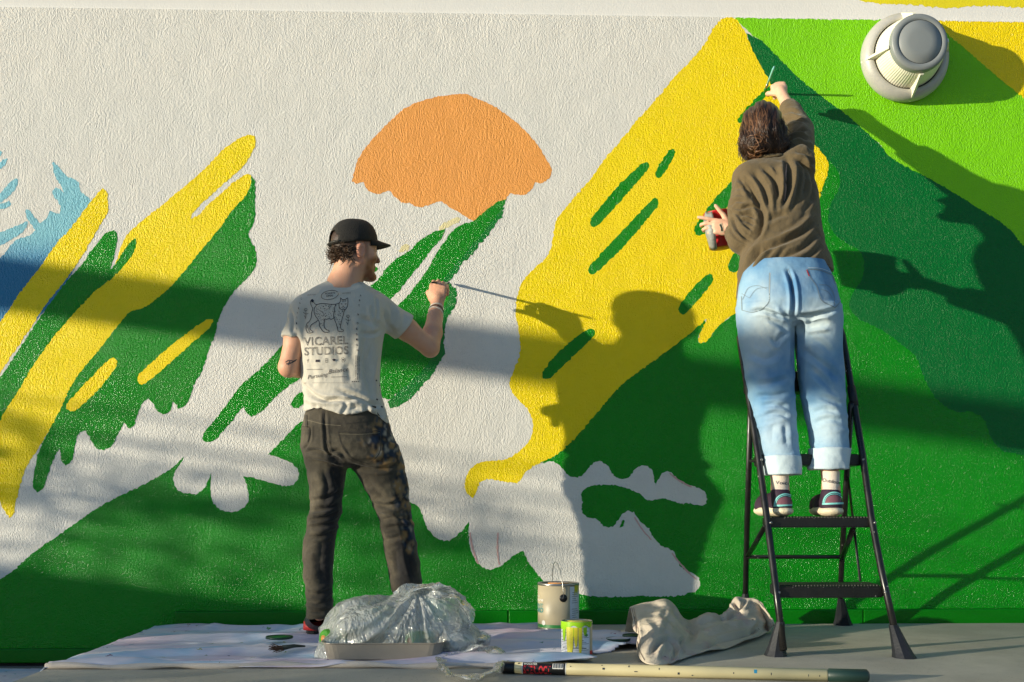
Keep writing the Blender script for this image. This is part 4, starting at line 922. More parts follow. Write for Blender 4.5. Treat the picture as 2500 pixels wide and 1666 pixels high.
# ------------------------------------------------------------------ man with the cap
man = empty('person', 'person in a black cap and grey printed T-shirt painting with a small brush', 'person', 'people painting the mural')
YM = -.62
HM = at(866, 611, YM); th = R(56)
mf = np.array([math.sin(th), math.cos(th), 0]); mu = np.array([-.03, 0, 1.]); mu /= np.linalg.norm(mu); mf -= mu*(mf@mu); mf /= np.linalg.norm(mf); ml = np.cross(mu, mf)
Lm = lambda a, b, c: HM+mf*a+ml*b+mu*c
RotM = np.stack([mf, ml, mu])
B = Field((at(610, 800, -.8)[0], -.84, -.002), (at(1115, 800, -.2)[0], -.14, 1.76), .0038)
def head(B, L_, Rt, male=True):
    B.ell(L_(-.006, 0, .025), (.098, .076, .092), Rt, .01)
    B.ell(L_(.034, 0, -.028), (.056, .060, .082), Rt, .03)
    for s in (-1, 1):
        B.cone(L_(-.004, s*.050, -.058), L_(.062, s*.018, -.104), .024, .020, .02)
        B.cone(L_(.078, s*.012, .018), L_(.062, s*.048, .016), .012, .012, .012)
        B.cone(L_(.068, s*.034, -.030), L_(.050, s*.050, -.026), .018, .018, .015)
    B.ell(L_(.078, 0, -.109), (.020, .023, .018), Rt, .014)
    for s in (-1, 1): B.ell(L_(.092, s*.031, -.001), (.014, .017, .010), Rt, .006, carve=True)
    for s in (-1, 1): B.ell(L_(.076, s*.031, -.002), (.0125, .014, .0115), Rt, .003)
    B.cone(L_(.086, 0, .006), L_(.110, 0, -.036), .0075, .0105, .008)
    for s in (-1, 1): B.ell(L_(.098, s*.010, -.040), (.011, .008, .007), Rt, .006)
    B.ell(L_(.083, 0, -.066), (.012, .022, .0065), Rt, .008); B.ell(L_(.081, 0, -.079), (.012, .019, .007), Rt, .008)
    B.ell(L_(.100, 0, -.072), (.010, .022, .0012), Rt, .004, carve=True)
    for s in (-1, 1):
        e = L_(-.012, s*.077, -.016); er = np.stack([Rt[0]*.95+Rt[1]*s*-.25, Rt[1]*.97, Rt[2]*.98+Rt[0]*-.2]); er /= np.linalg.norm(er, axis=1)[:, None]
        B.ell(e, (.020, .010, .033), er, .006); B.ell(e+Rt[1]*s*.009+Rt[0]*.004, (.011, .007, .020), er, .004, carve=True)
head(B, Lm, RotM)
nb = at(838, 700, -.63)
B.cone(Lm(-.022, 0, -.05), nb, .060, .066, .02); B.cone(Lm(.0, 0, -.085), nb, .050, .06, .02)
B.cone(nb, at(838, 720, -.62), .066, .08, .02)
shL, shR = at(741, 757, -.63), at(922, 748, -.57)
B.cone(nb-np.array([0, 0, .03]), shL, .05, .045, .03); B.cone(nb-np.array([0, 0, .03]), shR, .05, .045, .03)
B.loft([(720, 752, 915, -.6, .08), (760, 735, 930, -.6, .105), (850, 735, 920, -.6, .11), (960, 752, 918, -.6, .10), (1060, 748, 955, -.6, .11)], .03)
elL, wrL = at(704, 897, -.66), at(768, 900, -.49)
B.chain([shL, (shL+elL)/2, elL], [.049, .047, .041], .02); B.chain([elL, elL*.6+wrL*.4, wrL], [.041, .041, .029], .012)
hand(B, wrL, np.array([.9, .15, .25]), (0, .9, .5), -1, ((40, 40, 30),)*4, 1.0)
elR, wrR = at(1050, 850, -.46), at(1067, 744, -.29)
B.chain([shR, shR*.45+elR*.55, elR], [.050, .0465, .040], .02); B.chain([elR, elR*.65+wrR*.35, elR*.3+wrR*.7, wrR], [.040, .0425, .034, .0275], .012)
kn = at(1070, 686, -.262)
hand(B, wrR, kn-wrR, (-.25, -1, .15), -1, ((40, 70, 50), (46, 74, 50), (52, 76, 50), (58, 72, 50)), 1.06, thumb=((.85, .45, -.35), (.55, .05, -.8), (.3, -.1, -.9)))
for pts in (([at(800, 1060, -.6), at(790, 1250, -.62), at(780, 1500, -.62)]), ([at(905, 1060, -.6), at(960, 1260, -.56), at(1002, 1500, -.51)])): B.chain(pts, [.068, .036, .028], .02)
V, Q = B.mesh(); V = relax(V, Q, 1, .4)
m_skin = skin_mat('skin_tanned', (214, 160, 130))
body = quad_mesh('body', V, Q, m_skin, man)
q = (V-HM)@RotM.T; T = np.ones((len(V), 3))
nz = fbm(V*60, 2)*.5+.5
beard = np.clip((-.040-q[:, 2]+ .35*(q[:, 0]-.02))/.02, 0, 1)*np.clip((q[:, 0]-.005)/.018, 0, 1)*np.clip((q[:, 2]+.15)/.01, 0, 1)
beard *= (np.linalg.norm(q*[1, 1, .8], axis=1) < .19)*(1-np.exp(-((q[:, 2]+.072)/.009)**2)*(q[:, 0] > .088))
T *= 1-(beard*(.58+.22*nz))[:, None]*np.array([.85, 1, 1.1])
side = np.clip((.040-np.abs(q[:, 0]-.012)*1.8)/.02, 0, 1)*np.clip((q[:, 2]+.055)/.015, 0, 1)*(np.linalg.norm(q, axis=1) < .13)*(np.abs(q[:, 1]) > .04)*(q[:, 0] > .002)
T *= 1-(side*.40*(.6+.4*nz))[:, None]
scalp = (q[:, 0] < .0)*np.clip((q[:, 2]+.045)/.02, 0, 1)*(np.linalg.norm(q, axis=1) < .14)*(np.abs(q[:, 1]) < .073); T *= 1-(scalp*.93)[:, None]
brow = np.exp(-((q[:, 2]-.019)/.006)**2)*(q[:, 0] > .06)*(np.abs(q[:, 1]) > .008)*(np.linalg.norm(q, axis=1) < .14); T *= 1-(brow*.8)[:, None]
eye = np.exp(-((q[:, 2]+.002)/.004)**2)*(q[:, 0] > .074)*np.exp(-((np.abs(q[:, 1])-.031)/.010)**2)*(np.linalg.norm(q, axis=1) < .13); T *= 1-(eye*.7)[:, None]
earm = (np.abs(q[:, 1]) > .068)*(np.abs(q[:, 0]+.01) < .03)*(np.linalg.norm(q, axis=1) < .12); T *= 1-earm[:, None]*np.array([-.02, .12, .12])
color_attr(body, 'tint', T)
# bracelets
m_br = plain('bracelet_white', (226, 220, 206), .5)
for t, c in ((.10, m_br), (.20, m_br), (.155, plain('bracelet_brown', (70, 50, 42), .6))):
    p = wrR*(1-t)+elR*t; bm = bmesh.new(); ax = Vector(elR-wrR).normalized(); x, y = frame_of(ax); tilt = Vector((.12, 0, .15*(1 if t > .12 else -1)))
    r_ = .0305+.012*(t-.1)*2
    pts = [Vector(p)+(x*math.cos(a)+y*math.sin(a))*r_+ax*.006*math.sin(a+t*20) for a in np.linspace(0, 2*math.pi, 29)]
    tube(bm, pts, .0028, 6, False); from_bm('bracelet', bm, c, man, True)
# forearm tattoo on the left arm
bvb = bvh_of([body]); m_tat = plain('tattoo_ink', (66, 58, 58), .6)
ribbons('tattoo', [([(697, 885), (705, 880), (716, 882), (725, 878)], 2.2), ([(699, 889), (712, 886), (722, 880)], 3), ([(703, 892), (707, 882)], 2)], bvb, m_tat, man, .0008)

# T-shirt
Fs = Field((at(620, 800, -.8)[0], -.84, at(800, 1048, -.6)[2]-.02), (at(1010, 800, -.5)[0], -.36, at(800, 668, -.6)[2]), .0042)
hemx = [730, 745, 765, 787, 812, 836, 872, 905, 920, 935, 950, 970]; hemy = [1000, 1003, 1000, 999, 1006, 1015, 1012, 1003, 1014, 1027, 1038, 1040]
hx = np.array([at(a, b, -.68)[0] for a, b in zip(hemx, hemy)]); hz = np.array([at(a, b, -.68)[2] for a, b in zip(hemx, hemy)])
clip = lambda X, Y, Z: np.interp(X.ravel(), hx, hz).reshape(X.shape)-Z
Fs.loft([(688, 800, 884, -.615, .055), (700, 776, 906, -.61, .080), (716, 750, 924, -.605, .098), (735, 733, 938, -.60, .115), (760, 724, 944, -.60, .128), (800, 722, 941, -.60, .135), (838, 722, 934, -.60, .135), (880, 729, 929, -.60, .13), (925, 735, 927, -.60, .125), (965, 743, 931, -.60, .125), (1005, 742, 944, -.60, .135), (1045, 742, 955, -.60, .14)], .02, 2.2, clip)
d = elL-shL; d /= np.linalg.norm(d); hl = at(701, 826, -.645)
cutp = lambda p, n_: (lambda X, Y, Z: (X-p[0])*n_[0]+(Y-p[1])*n_[1]+(Z-p[2])*n_[2])
def sleeve(F_, pts, rs, p, n_, k):
    G_ = Field(F_.lo, F_.lo+(np.array(F_.n)-1)*F_.h, F_.h); G_.n = F_.n; G_.F = np.full(F_.F.shape, .08, np.float32)
    G_.chain(pts, rs, .015); ax = [(F_.lo[i]+F_.h*np.arange(F_.n[i])).astype(np.float32) for i in range(3)]
    d_ = np.maximum(G_.F, cutp(p, n_)(ax[0][:, None, None], ax[1][None, :, None], ax[2][None, None, :]))
    hh = np.clip(.5+.5*(F_.F-d_)/k, 0, 1); F_.F = (F_.F*(1-hh)+d_*hh-k*hh*(1-hh)).astype(np.float32)
sleeve(Fs, [shL+np.array([.012, 0, .0]), (shL+elL)/2, elL], [.060, .059, .055], hl, d, .02)
d = elR-shR; d /= np.linalg.norm(d); hr = at(980, 809, -.52)
sleeve(Fs, [shR+np.array([-.02, 0, -.005]), shR*.5+elR*.5, elR], [.066, .060, .054], hr, d, .025)
Fs.cone(nb-np.array([0, 0, .035]), shL+np.array([0, 0, -.012]), .062, .058, .03); Fs.cone(nb-np.array([0, 0, .035]), shR+np.array([0, 0, -.016]), .062, .058, .03)
Fs.carve(lambda X, Y, Z: np.sqrt((X-nb[0]-.012)**2+(Y-nb[1]-.02)**2)-.069+0*Z, nb-.1+np.array([0, 0, .012]), nb+.1, .006)
V, Q = Fs.mesh(); V = relax(V, Q, 1, .4); N = vnormals(V, Q)
V = V+N*(fbm(V*np.array([9, 9, 6]), 3)*.0022)[:, None]
M_ = lambda *p: [(650+x/2.85, 500+y/2.85) for x, y in p]
V = creases(V, N, [(M_((245, 1240), (310, 1310), (400, 1355), (520, 1360)), 5, 13), (M_((380, 1372), (470, 1352), (560, 1362), (640, 1345)), 4, 10), (M_((500, 1290), (640, 1340), (740, 1385), (800, 1400)), 5, 10), (M_((560, 1430), (640, 1405), (720, 1430)), 6, 8),
 (M_((260, 1345), (330, 1375), (420, 1385)), 6, -9), (M_((600, 1375), (700, 1420), (790, 1440)), 6, -8), (M_((780, 840), (745, 780), (740, 690)), 4.5, 8), (M_((800, 865), (700, 800), (640, 790)), 6, 7), (M_((810, 870), (740, 900), (650, 890)), 5, 6), (M_((690, 700), (700, 900), (690, 1100), (720, 1300)), 9, 7), (M_((620, 760), (640, 960), (630, 1100)), 8, -6),
 (M_((740, 960), (700, 1150), (745, 1330)), 6, 7), (M_((780, 1020), (740, 1220)), 5, -6), (M_((760, 640), (770, 720), (765, 810)), 3, 6), (M_((850, 680), (880, 760), (860, 840)), 6, 6), (M_((910, 720), (930, 800), (900, 880)), 6, -6), (M_((820, 740), (840, 820), (900, 900)), 5, 6), (M_((160, 720), (185, 800), (180, 900)), 4, 7), (M_((200, 850), (215, 960), (240, 1080)), 6, 8), (M_((230, 700), (225, 900)), 8, -5),
 (M_((300, 1100), (330, 1200), (320, 1280)), 8, 5), (M_((560, 1100), (590, 1240)), 9, 5), (M_((430, 560), (520, 575), (640, 560)), 6, 4), (M_((700, 580), (780, 610)), 6, 6), (M_((330, 1000), (430, 1050)), 10, 4), (M_((470, 980), (520, 1100)), 9, 4),
 (M_((520, 1470), (560, 1400), (540, 1370)), 5, 7), (M_((330, 1425), (350, 1385)), 5, 6), (M_((700, 1440), (690, 1390)), 5, 7), (M_((800, 1490), (770, 1420), (740, 1390)), 6, 8), (M_((830, 1500), (815, 1440), (790, 1400)), 5, -7)])
m_shirt = fabric('shirt_cotton', (198, 191, 177), .9, 800, .0004, .004, .04, wsc=34)
shirt = quad_mesh('t_shirt', V, Q, m_shirt, man); shirt['label'] = 'grey T-shirt with a black bobcat print on its back'
bvs = bvh_of([shirt]); m_print = plain('shirt_print_ink', (44, 38, 48), .8, var=.15); m_print2 = plain('shirt_print_faded', (92, 86, 84), .85, var=.1)
Zp = lambda *p: [(720+x/5.6, 680+y/5.6) for x, y in p]
W1 = 1.35
cat = [(Zp((215, 310), (218, 350), (235, 390), (245, 410), (232, 470), (225, 540), (205, 585), (165, 625), (155, 660), (160, 710), (178, 745), (215, 748), (245, 742), (248, 722), (225, 715), (208, 690), (215, 655), (250, 620), (300, 590), (318, 572)), W1),
 (Zp((258, 330), (290, 360), (350, 348), (420, 350), (500, 358), (560, 355), (605, 340)), W1), (Zp((300, 365), (270, 410), (265, 460), (280, 510), (315, 560), (335, 600), (338, 650), (360, 690), (395, 732), (440, 740), (470, 732), (465, 712), (435, 705), (410, 680), (400, 640), (405, 590), (410, 555)), W1),
 (Zp((410, 555), (440, 562), (470, 548), (490, 562), (530, 547)), W1), (Zp((560, 360), (545, 400), (540, 450), (530, 500), (535, 545), (548, 580), (565, 620), (580, 680), (590, 722), (630, 730), (660, 725), (665, 705), (635, 698), (625, 680), (630, 620), (645, 560), (660, 510), (675, 450), (690, 425)), W1),
 (Zp((605, 340), (620, 322), (622, 266), (648, 292), (690, 290), (722, 268), (725, 310), (722, 360), (710, 400), (690, 425), (660, 432), (620, 415), (603, 380), (605, 340)), W1), (Zp((628, 350), (648, 356)), 1.6), (Zp((682, 356), (704, 350)), 1.6), (Zp((650, 384), (672, 384)), 1.6), (Zp((636, 398), (660, 412), (690, 398)), 1), (Zp((645, 300), (650, 325)), 1), (Zp((668, 300), (668, 325)), 1), (Zp((690, 300), (686, 325)), 1),
 (Zp((178, 640), (182, 680), (205, 735)), 1), (Zp((224, 320), (240, 300), (255, 318)), 5), (Zp((236, 288), (250, 330)), 4.5)]
bp = np.array([(300, 370), (420, 360), (555, 365), (660, 440), (640, 540), (600, 600), (545, 560), (410, 545), (395, 600), (350, 610), (300, 520), (275, 440)], float)
rs = np.random.default_rng(3); k = 0
while k < 120:
    x, y = rs.uniform(265, 665), rs.uniform(355, 680)
    ok = inside(np.array([x]), np.array([y]), bp)[0] or (345 < x < 400 and 600 < y < 680) or (580 < x < 625 and 560 < y < 690)
    if not ok: continue
    a_ = rs.uniform(0, 3.14) if x < 480 else 1.2; l_ = rs.uniform(3, 8); cat.append((Zp((x-l_*math.cos(a_), y-l_*math.sin(a_)), (x+l_*math.cos(a_), y+l_*math.sin(a_))), rs.uniform(.7, 1.4))); k += 1
cat += [(Zp((365+115*math.cos(0)*0, 0), (0, 0)), 0.01)] if False else []
ov = [(478+118*math.cos(a)*math.cos(-.2)-60*math.sin(a)*math.sin(-.2), 230+118*math.cos(a)*math.sin(-.2)+60*math.sin(a)*math.cos(-.2)) for a in np.linspace(0, 6.0, 26)]
cat.append((Zp(*ov), 1.0))
for fx, fy in ((150, 430), (725, 520)):
    s_ = 1 if fx < 400 else -1
    cat += [(Zp((fx+22*math.cos(a), fy+18*math.sin(a)) if False else (fx+22*math.cos(a), fy+18*math.sin(a)), (fx+22*math.cos(a+1), fy+18*math.sin(a+1))), .9) for a in range(6)]
    cat += [(Zp((fx, fy), (fx+3, fy+60), (fx-5, fy+125)), .9), (Zp((fx+2, fy+60), (fx-38, fy+35)), .9), (Zp((fx+2, fy+60), (fx+38, fy+48)), .9), (Zp((fx, fy+110), (fx-24, fy+78)), .9)]
for (x0_, y0_), (x1_, y1_) in (((165, 1245), (380, 1243)), ((490, 1350), (715, 1345)), ((128, 1430), (160, 1430))): cat.append((Zp((x0_, y0_), (x1_, y1_)), .8))
for x in range(240, 720, 14): cat.append((Zp((x, 1428), (x+6, 1428)), .8))
for r_ in (838, 862, 885):
    for y in range(1055, 1375, 11):
        if rs.random() < .8: cat.append((Zp((r_-8, y), (r_-8, y+7)), 1.6 if r_ == 862 else 1.1))
for x in range(780, 870, 26): cat.append((Zp((x, 1412), (x+14, 1412)), 2.2))
# small icons
cat += [(Zp((285, 1128), (340, 1128)), 6), (Zp((520, 1105), (535, 1125), (550, 1105)), 4), (Zp((183, 1100), (178, 1150)), .8), (Zp((170, 1125), (195, 1110)), .8)]
cat += [(Zp((420, 1095), (446, 1095), (448, 1150), (418, 1150), (420, 1095)), .8), (Zp((418, 1122), (448, 1122)), .8)]
cat += [(Zp((660+30*math.cos(a), 1115+30*math.sin(a)), (660+30*math.cos(a+.5), 1115+30*math.sin(a+.5))), 1.2) for a in np.arange(0, 6.2, .78)]+[(Zp((648, 1115), (672, 1115)), 3)]
ribbons('bobcat_print', cat, bvs, m_print, shirt, .0022, 2.0)
tx = [place_text('VICAREL', 743, 844, 107, 19.5, 2.2, .033, bold=.0, space=1.05), place_text('STUDIOS', 744, 868, 107, 19.5, 1.8, .033, space=1.05)]
for s_, pos in (('CREATIVESERV', ((95, 295), (78, 355), (60, 425), (42, 485), (35, 555), (30, 630), (28, 700), (30, 775), (38, 890), (45, 960), (55, 1030), (62, 1090))), ('ART&DESIGN', ((898, 252), (887, 318), (878, 388), (865, 508), (858, 628), (850, 705), (848, 780), (848, 850), (850, 925), (860, 998)))):
    for ch, (x, y) in zip(s_, pos): tx.append(place_text(ch, 720+(x-10)/5.6, 680+y/5.6, 3.6 if s_[0] == 'A' else 2.2, 4.8, 8, bold=.02))
tx += [place_text('ALWAYS', 794, 720, 24, 4.2, 6, bold=.01), place_text('OPEN', 797, 726, 16, 4.2, 6, bold=.01)]
decal('lettering', tx, bvs, m_print, shirt, .0020)
decal('lettering', [place_text('Pursuing', 752, 926, 50, 9.5, 9, 0, .35), place_text('Balance', 802, 913, 50, 10.5, 8, 0, .35), place_text('PRINTED', 751, 723, 21, 2.6, 5), place_text('LETTERS', 836, 718, 20, 2.6, 3)], bvs, m_print2, shirt, .0020)
ribbons('collar_seam', [([(800, 689), (820, 681), (840, 680), (862, 684), (884, 694)], 1.6)], bvs, plain('shirt_seam', (160, 158, 152), .9), shirt, .0012)
ribbons('paint_speck', [([(917, 928), (920, 931)], 3), ([(918, 975), (922, 977)], 3.5), ([(930, 993), (934, 995)], 3), ([(931, 1026), (936, 1025)], 3), ([(926, 940), (927, 943)], 2)], bvs, m_print, shirt, .0014)

# jeans
Fj = Field((at(670, 1100, -.78)[0], -.80, .02), (at(1062, 1100, -.4)[0], -.36, at(800, 985, -.6)[2]), .0042)
Fj.loft([(995, 752, 940, -.60, .115), (1020, 743, 946, -.60, .125), (1045, 735, 953, -.605, .135), (1085, 734, 969, -.61, .145), (1120, 742, 980, -.605, .14), (1140, 752, 985, -.60, .10)], .02, 2.2)
Fj.loft([(1090, 736, 862, -.605, .12), (1135, 748, 848, -.605, .105), (1187, 755, 840, -.605, .092), (1242, 757, 834, -.605, .083), (1288, 748, 824, -.61, .078), (1343, 739, 816, -.615, .075), (1407, 741, 813, -.62, .070), (1457, 748, 812, -.62, .066), (1495, 746, 815, -.62, .070), (1510, 749, 814, -.62, .068)], .02, 2.1)
Fj.loft([(1090, 850, 971, -.60, .12), (1137, 858, 986, -.60, .105), (1183, 885, 995, -.59, .092), (1228, 908, 1001, -.575, .085), (1279, 928, 1010, -.56, .08), (1338, 937, 1019, -.545, .075), (1384, 946, 1026, -.535, .07), (1448, 958, 1034, -.52, .066), (1500, 962, 1042, -.51, .068), (1512, 963, 1042, -.51, .066)], .02, 2.1)
V, Q = Fj.mesh(); V = relax(V, Q, 1, .4); N = vnormals(V, Q)
J_ = lambda *p: [(650+x/2.19, 950+y/2.19) for x, y in p]
px, py = project(V)
legw = np.clip((py-1160)/60, 0, 1)
ph = py*.145+np.where(px < 870, .05, -.05)*(px-870)+2.2*vnoise(np.stack([px*.012, py*.02, px*0], 1)); amp = .0052*legw*np.clip(.25+.75*np.exp(-((py-1265)/55)**2)+.5*np.exp(-((py-1470)/40)**2), 0, 1)
wv = (np.maximum(0, np.sin(ph))**1.5-.35)
V = V+N*(amp*wv+fbm(V*np.array([14, 14, 22]), 4)*.0034)[:, None]; N = vnormals(V, Q)
V = creases(V, N, [(J_((205, 340), (260, 330), (330, 350), (420, 395)), 5, 12), (J_((240, 360), (330, 375), (420, 400)), 5, -9), (J_((430, 400), (500, 420), (600, 430), (730, 400)), 5, 10), (J_((430, 380), (380, 330), (340, 340)), 5, 8), (J_((310, 120), (315, 220), (340, 350), (400, 400)), 4, 9), (J_((570, 610), (640, 625), (720, 600), (770, 560)), 5, 10), (J_((590, 650), (680, 655), (760, 630)), 5, -8), (J_((610, 700), (700, 690), (780, 700)), 5, 9), (J_((620, 750), (700, 735), (770, 745)), 4, 8), (J_((630, 810), (720, 790)), 5, 7), (J_((235, 600), (320, 585), (405, 540)), 5, 9), (J_((235, 650), (320, 640), (400, 610)), 5, 9), (J_((225, 700), (310, 690), (395, 650)), 5, 9), (J_((220, 745), (300, 730), (385, 710)), 5, 8), (J_((215, 790), (280, 790), (370, 760)), 5, 7),
 (J_((205, 1080), (270, 1100), (355, 1060)), 5, 8), (J_((215, 1130), (290, 1150), (355, 1120)), 5, 9), (J_((215, 1180), (290, 1190), (358, 1175)), 5, 9), (J_((300, 420), (330, 540), (300, 640)), 8, 7), (J_((360, 430), (380, 520)), 7, 6), (J_((520, 470), (600, 560), (640, 600)), 8, 7), (J_((190, 200), (235, 210), (230, 280), (200, 330)), 3, 6), (J_((690, 640), (740, 760), (760, 900), (800, 1040)), 6, 7), (J_((300, 800), (290, 950), (310, 1060)), 10, 6), (J_((690, 850), (700, 1000)), 10, 6)])
n = NT('jeans_charcoal'); c0, c1 = lin((84, 76, 61)), lin((48, 44, 38))
col = n.mix(n.noise(16, 4), c0, c1); col = n.mix(n.math('MULTIPLY', n.ramp(n.noise(7, 5, .65), [(.5, (0, 0, 0)), (.7, (1, 1, 1))]), .6), col, lin((122, 111, 90))); col = n.mix(n.math('MULTIPLY', n.noise(330, 2), .3), col, lin((40, 37, 34)))
a_ = n.n('Attribute'); a_.attribute_name = 'stain'; wgt = n.n('Attribute'); wgt.attribute_name = 'stain_weight'
col = n.mix(wgt.outputs['Fac'], col, a_.outputs['Color']); n.b.inputs['Sheen Weight'].default_value = .1
m_jeans = n.fin(col, .82, n.bump(n.noise(600, 2), .0006, 1, n.bump(n.noise(40, 4), .003)), spec=.3)
jeans = quad_mesh('jeans', V, Q, m_jeans, man); jeans['label'] = 'dark grey jeans with paint caked over the right hip'
px, py = project(V)
# caked paint: where the brush gets wiped, on the right hip and thigh
s1 = np.exp(-(((px-945)/50)**2+((py-1085)/58)**2)); s2 = np.exp(-(((px-985)/22)**2+((py-1190)/70)**2)); s3 = np.exp(-(((px-1000)/20)**2+((py-1300)/80)**2))
nz = fbm(np.stack([px*.05, py*.05, px*0], 1), 3)*.5; nz2 = fbm(np.stack([px*.07, py*.055, px*0+5], 1), 3); nz3 = fbm(np.stack([px*.10, py*.08, px*0+11], 1), 2)
base_w = np.clip((np.maximum(np.maximum(s1, s2*.95), s3*.8)+nz*.35-.24)*3.5, 0, 1)
Cc = np.tile(np.array(lin((18, 20, 26))), (len(V), 1))
for m_, rgb in ((nz2 > .05, (138, 108, 68)), (nz2 < -.38, (22, 40, 60)), (nz3 > .55, (118, 98, 72)), (nz3 < -.62, (34, 62, 80)), ((nz2*nz3) > .30, (150, 140, 124))): Cc[m_] = lin(rgb)
inner = np.exp(-(((px-815)/30)**2+((py-1200)/100)**2))+np.exp(-(((px-798)/28)**2+((py-1390)/110)**2))*.8; inner = np.maximum(inner, np.exp(-(((px-990)/30)**2+((py-1380)/90)**2))); w2 = np.clip((inner+nz*.3-.3)*2, 0, .85); Cc[(w2 > base_w)] = lin((24, 24, 28))  # darker tone along the inner left leg and lower right leg
for _ in range(2):
    S_ = np.zeros_like(Cc); c_ = np.zeros(len(Cc))
    for k in range(4): np.add.at(S_, Q[:, k], Cc[Q].mean(1)); np.add.at(c_, Q[:, k], 1)
    Cc = S_/c_[:, None]
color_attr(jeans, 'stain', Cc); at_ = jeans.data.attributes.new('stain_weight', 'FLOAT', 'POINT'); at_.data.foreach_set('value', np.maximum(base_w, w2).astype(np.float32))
bvj = bvh_of([jeans]); m_st = plain('jeans_stitch', (58, 52, 44), .8); m_st2 = plain('jeans_seam_light', (122, 112, 92), .8)
ribbons('stitching', [(J_((385, 228), (500, 232), (610, 222)), 2.2), (J_((385, 228), (400, 290), (440, 355), (545, 402), (600, 350), (612, 222)), 1.6), (J_((190, 200), (232, 206), (230, 250), (222, 285)), 2), (J_((312, 120), (308, 180), (318, 260), (345, 350)), 3), (J_((210, 152), (300, 175), (400, 185), (560, 170)), 1.6)], bvj, m_st, jeans, .0018)
ribbons('seam', [(J_((390, 240), (500, 244), (605, 235)), 1.0), (J_((212, 165), (300, 187), (400, 197)), 1.0)], bvj, m_st2, jeans, .0018)
for k, (x, y) in enumerate(((303, 150), (215, 175))): ribbons('belt_loop', [(J_((x, y-35), (x+2, y+30)), 4.5)], bvj, m_st, jeans, .003)

# boots
m_boot = plain('boot_black', (30, 30, 36), .45, var=.25, sc=30, bump=.003, bsc=60); m_sole = plain('boot_sole', (24, 24, 26), .6, var=.2); m_heel = plain('boot_heel_red', (178, 44, 44), .45)
def boot(heel, toe, ankle, nm):
    heel, toe, ankle = [np.array(v, float) for v in (heel, toe, ankle)]; lo = np.minimum(heel, toe)-.08; hi = np.maximum(ankle, np.maximum(heel, toe))+.09; lo[2] = 0
    d_ = toe-heel; L = np.linalg.norm(d_); d_ /= L; up = np.array([0, 0, 1.])
    G_ = Field(lo, hi, .005)
    G_.chain([heel+d_*.045+up*.055, heel+d_*.12+up*.06, heel+d_*.20+up*.048, toe-d_*.05+up*.042], [.044, .045, .046, .040], .02)
    G_.chain([heel+d_*.05+up*.06, ankle], [.046, .046], .02)
    G_.add(lambda X, Y, Z: .022-Z+0*X+0*Y, lo, lo, 0) if False else None
    V_, Q_ = G_.mesh(); V_[:, 2] = np.maximum(V_[:, 2], .024); b_ = quad_mesh('boot', V_, Q_, m_boot, man)
    bm = bmesh.new(); sd = np.cross(d_, up); o_ = []
    for t in np.linspace(0, 1, 15)[:-1]:
        a = 2*math.pi*t; l_ = .5+.5*math.cos(a); wdt = (.036+.012*math.exp(-((l_-.72)/.25)**2))*math.copysign(abs(math.sin(a))**.6, math.sin(a)); o_.append(heel+d_*(L*l_)+sd*wdt)
    A = [bm.verts.new((p[0], p[1], .013)) for p in o_]; C_ = [bm.verts.new((p[0], p[1], .036)) for p in o_]; bm.faces.new(A[::-1]); bm.faces.new(C_)
    for i in range(len(A)): bm.faces.new((A[i], A[(i+1) % len(A)], C_[(i+1) % len(A)], C_[i]))
    from_bm('sole', bm, m_sole, b_)
    return b_, d_, sd
hl_ = ground(752, 1556); hl_[2] = 0; tl_ = hl_+np.array([.15, .22, 0]); bt, d_, sd = boot(hl_, tl_, at(781, 1500, -.62), 'l')
bm = bmesh.new(); pts = [hl_+d_*(.050-.058*math.cos(a))+sd*(.053*math.sin(a)) for a in np.linspace(-1.25, 1.25, 12)]
for z0_, z1_ in ((.030, .066),):
    A = [bm.verts.new((p[0], p[1], z0_)) for p in pts]; C_ = [bm.verts.new((p[0]+d_[0]*.004, p[1]+d_[1]*.004, z1_)) for p in pts]
    for i in range(len(A)-1): bm.faces.new((A[i], A[i+1], C_[i+1], C_[i]))
hb_ = from_bm('heel_tab', bm, m_heel, bt, True); md = hb_.modifiers.new('t', 'SOLIDIFY'); md.thickness = .004
hr_ = at(985, 1550, -.56); hr_[2] = 0; boot(hr_, hr_+np.array([.10, .25, 0]), at(1003, 1500, -.51), 'r')

# cap
m_cap = NT('cap_black'); _wv = m_cap.n('TexVoronoi'); _wv.inputs['Scale'].default_value = 420; m_cap.l(m_cap.coord(), _wv.inputs[0])
m_cap = m_cap.fin(m_cap.mix(m_cap.noise(60, 3), lin((24, 22, 20)), lin((46, 42, 36))), .7, m_cap.bump(_wv.outputs[0], .002), spec=.35)
capo = empty('cap_tmp', 'x', 'x'); bpy.data.objects.remove(capo)
nu, nv = 48, 16; Vc = np.zeros((nu, nv, 3)); tilt = .10
for i in range(nu):
    a = 2*math.pi*i/nu
    for j in range(nv):
        t = j/(nv-1); ph_ = t*math.pi/2
        rr = math.cos(ph_)**.82; zz = math.sin(ph_)**.95
        x = -.006+(.106*rr)*math.cos(a)*(1.0 if math.cos(a) < 0 else 1.0); y = .083*rr*math.sin(a); z = (.026+tilt*x*1.0)*(1-t)+(.026)*t+.104*zz
        if math.cos(a) > 0: z += .010*math.cos(a)*math.sin(ph_*2)*.8
        seam = .0016*max(0, 1-abs(((a/(math.pi/3)+.5) % 1)-.5)*14)*(t < .97)
        Vc[i, j] = Lm(x*(1-seam*8), y*(1-seam*8), z-.004)
idx = np.arange(nu*nv).reshape(nu, nv); Qc = []
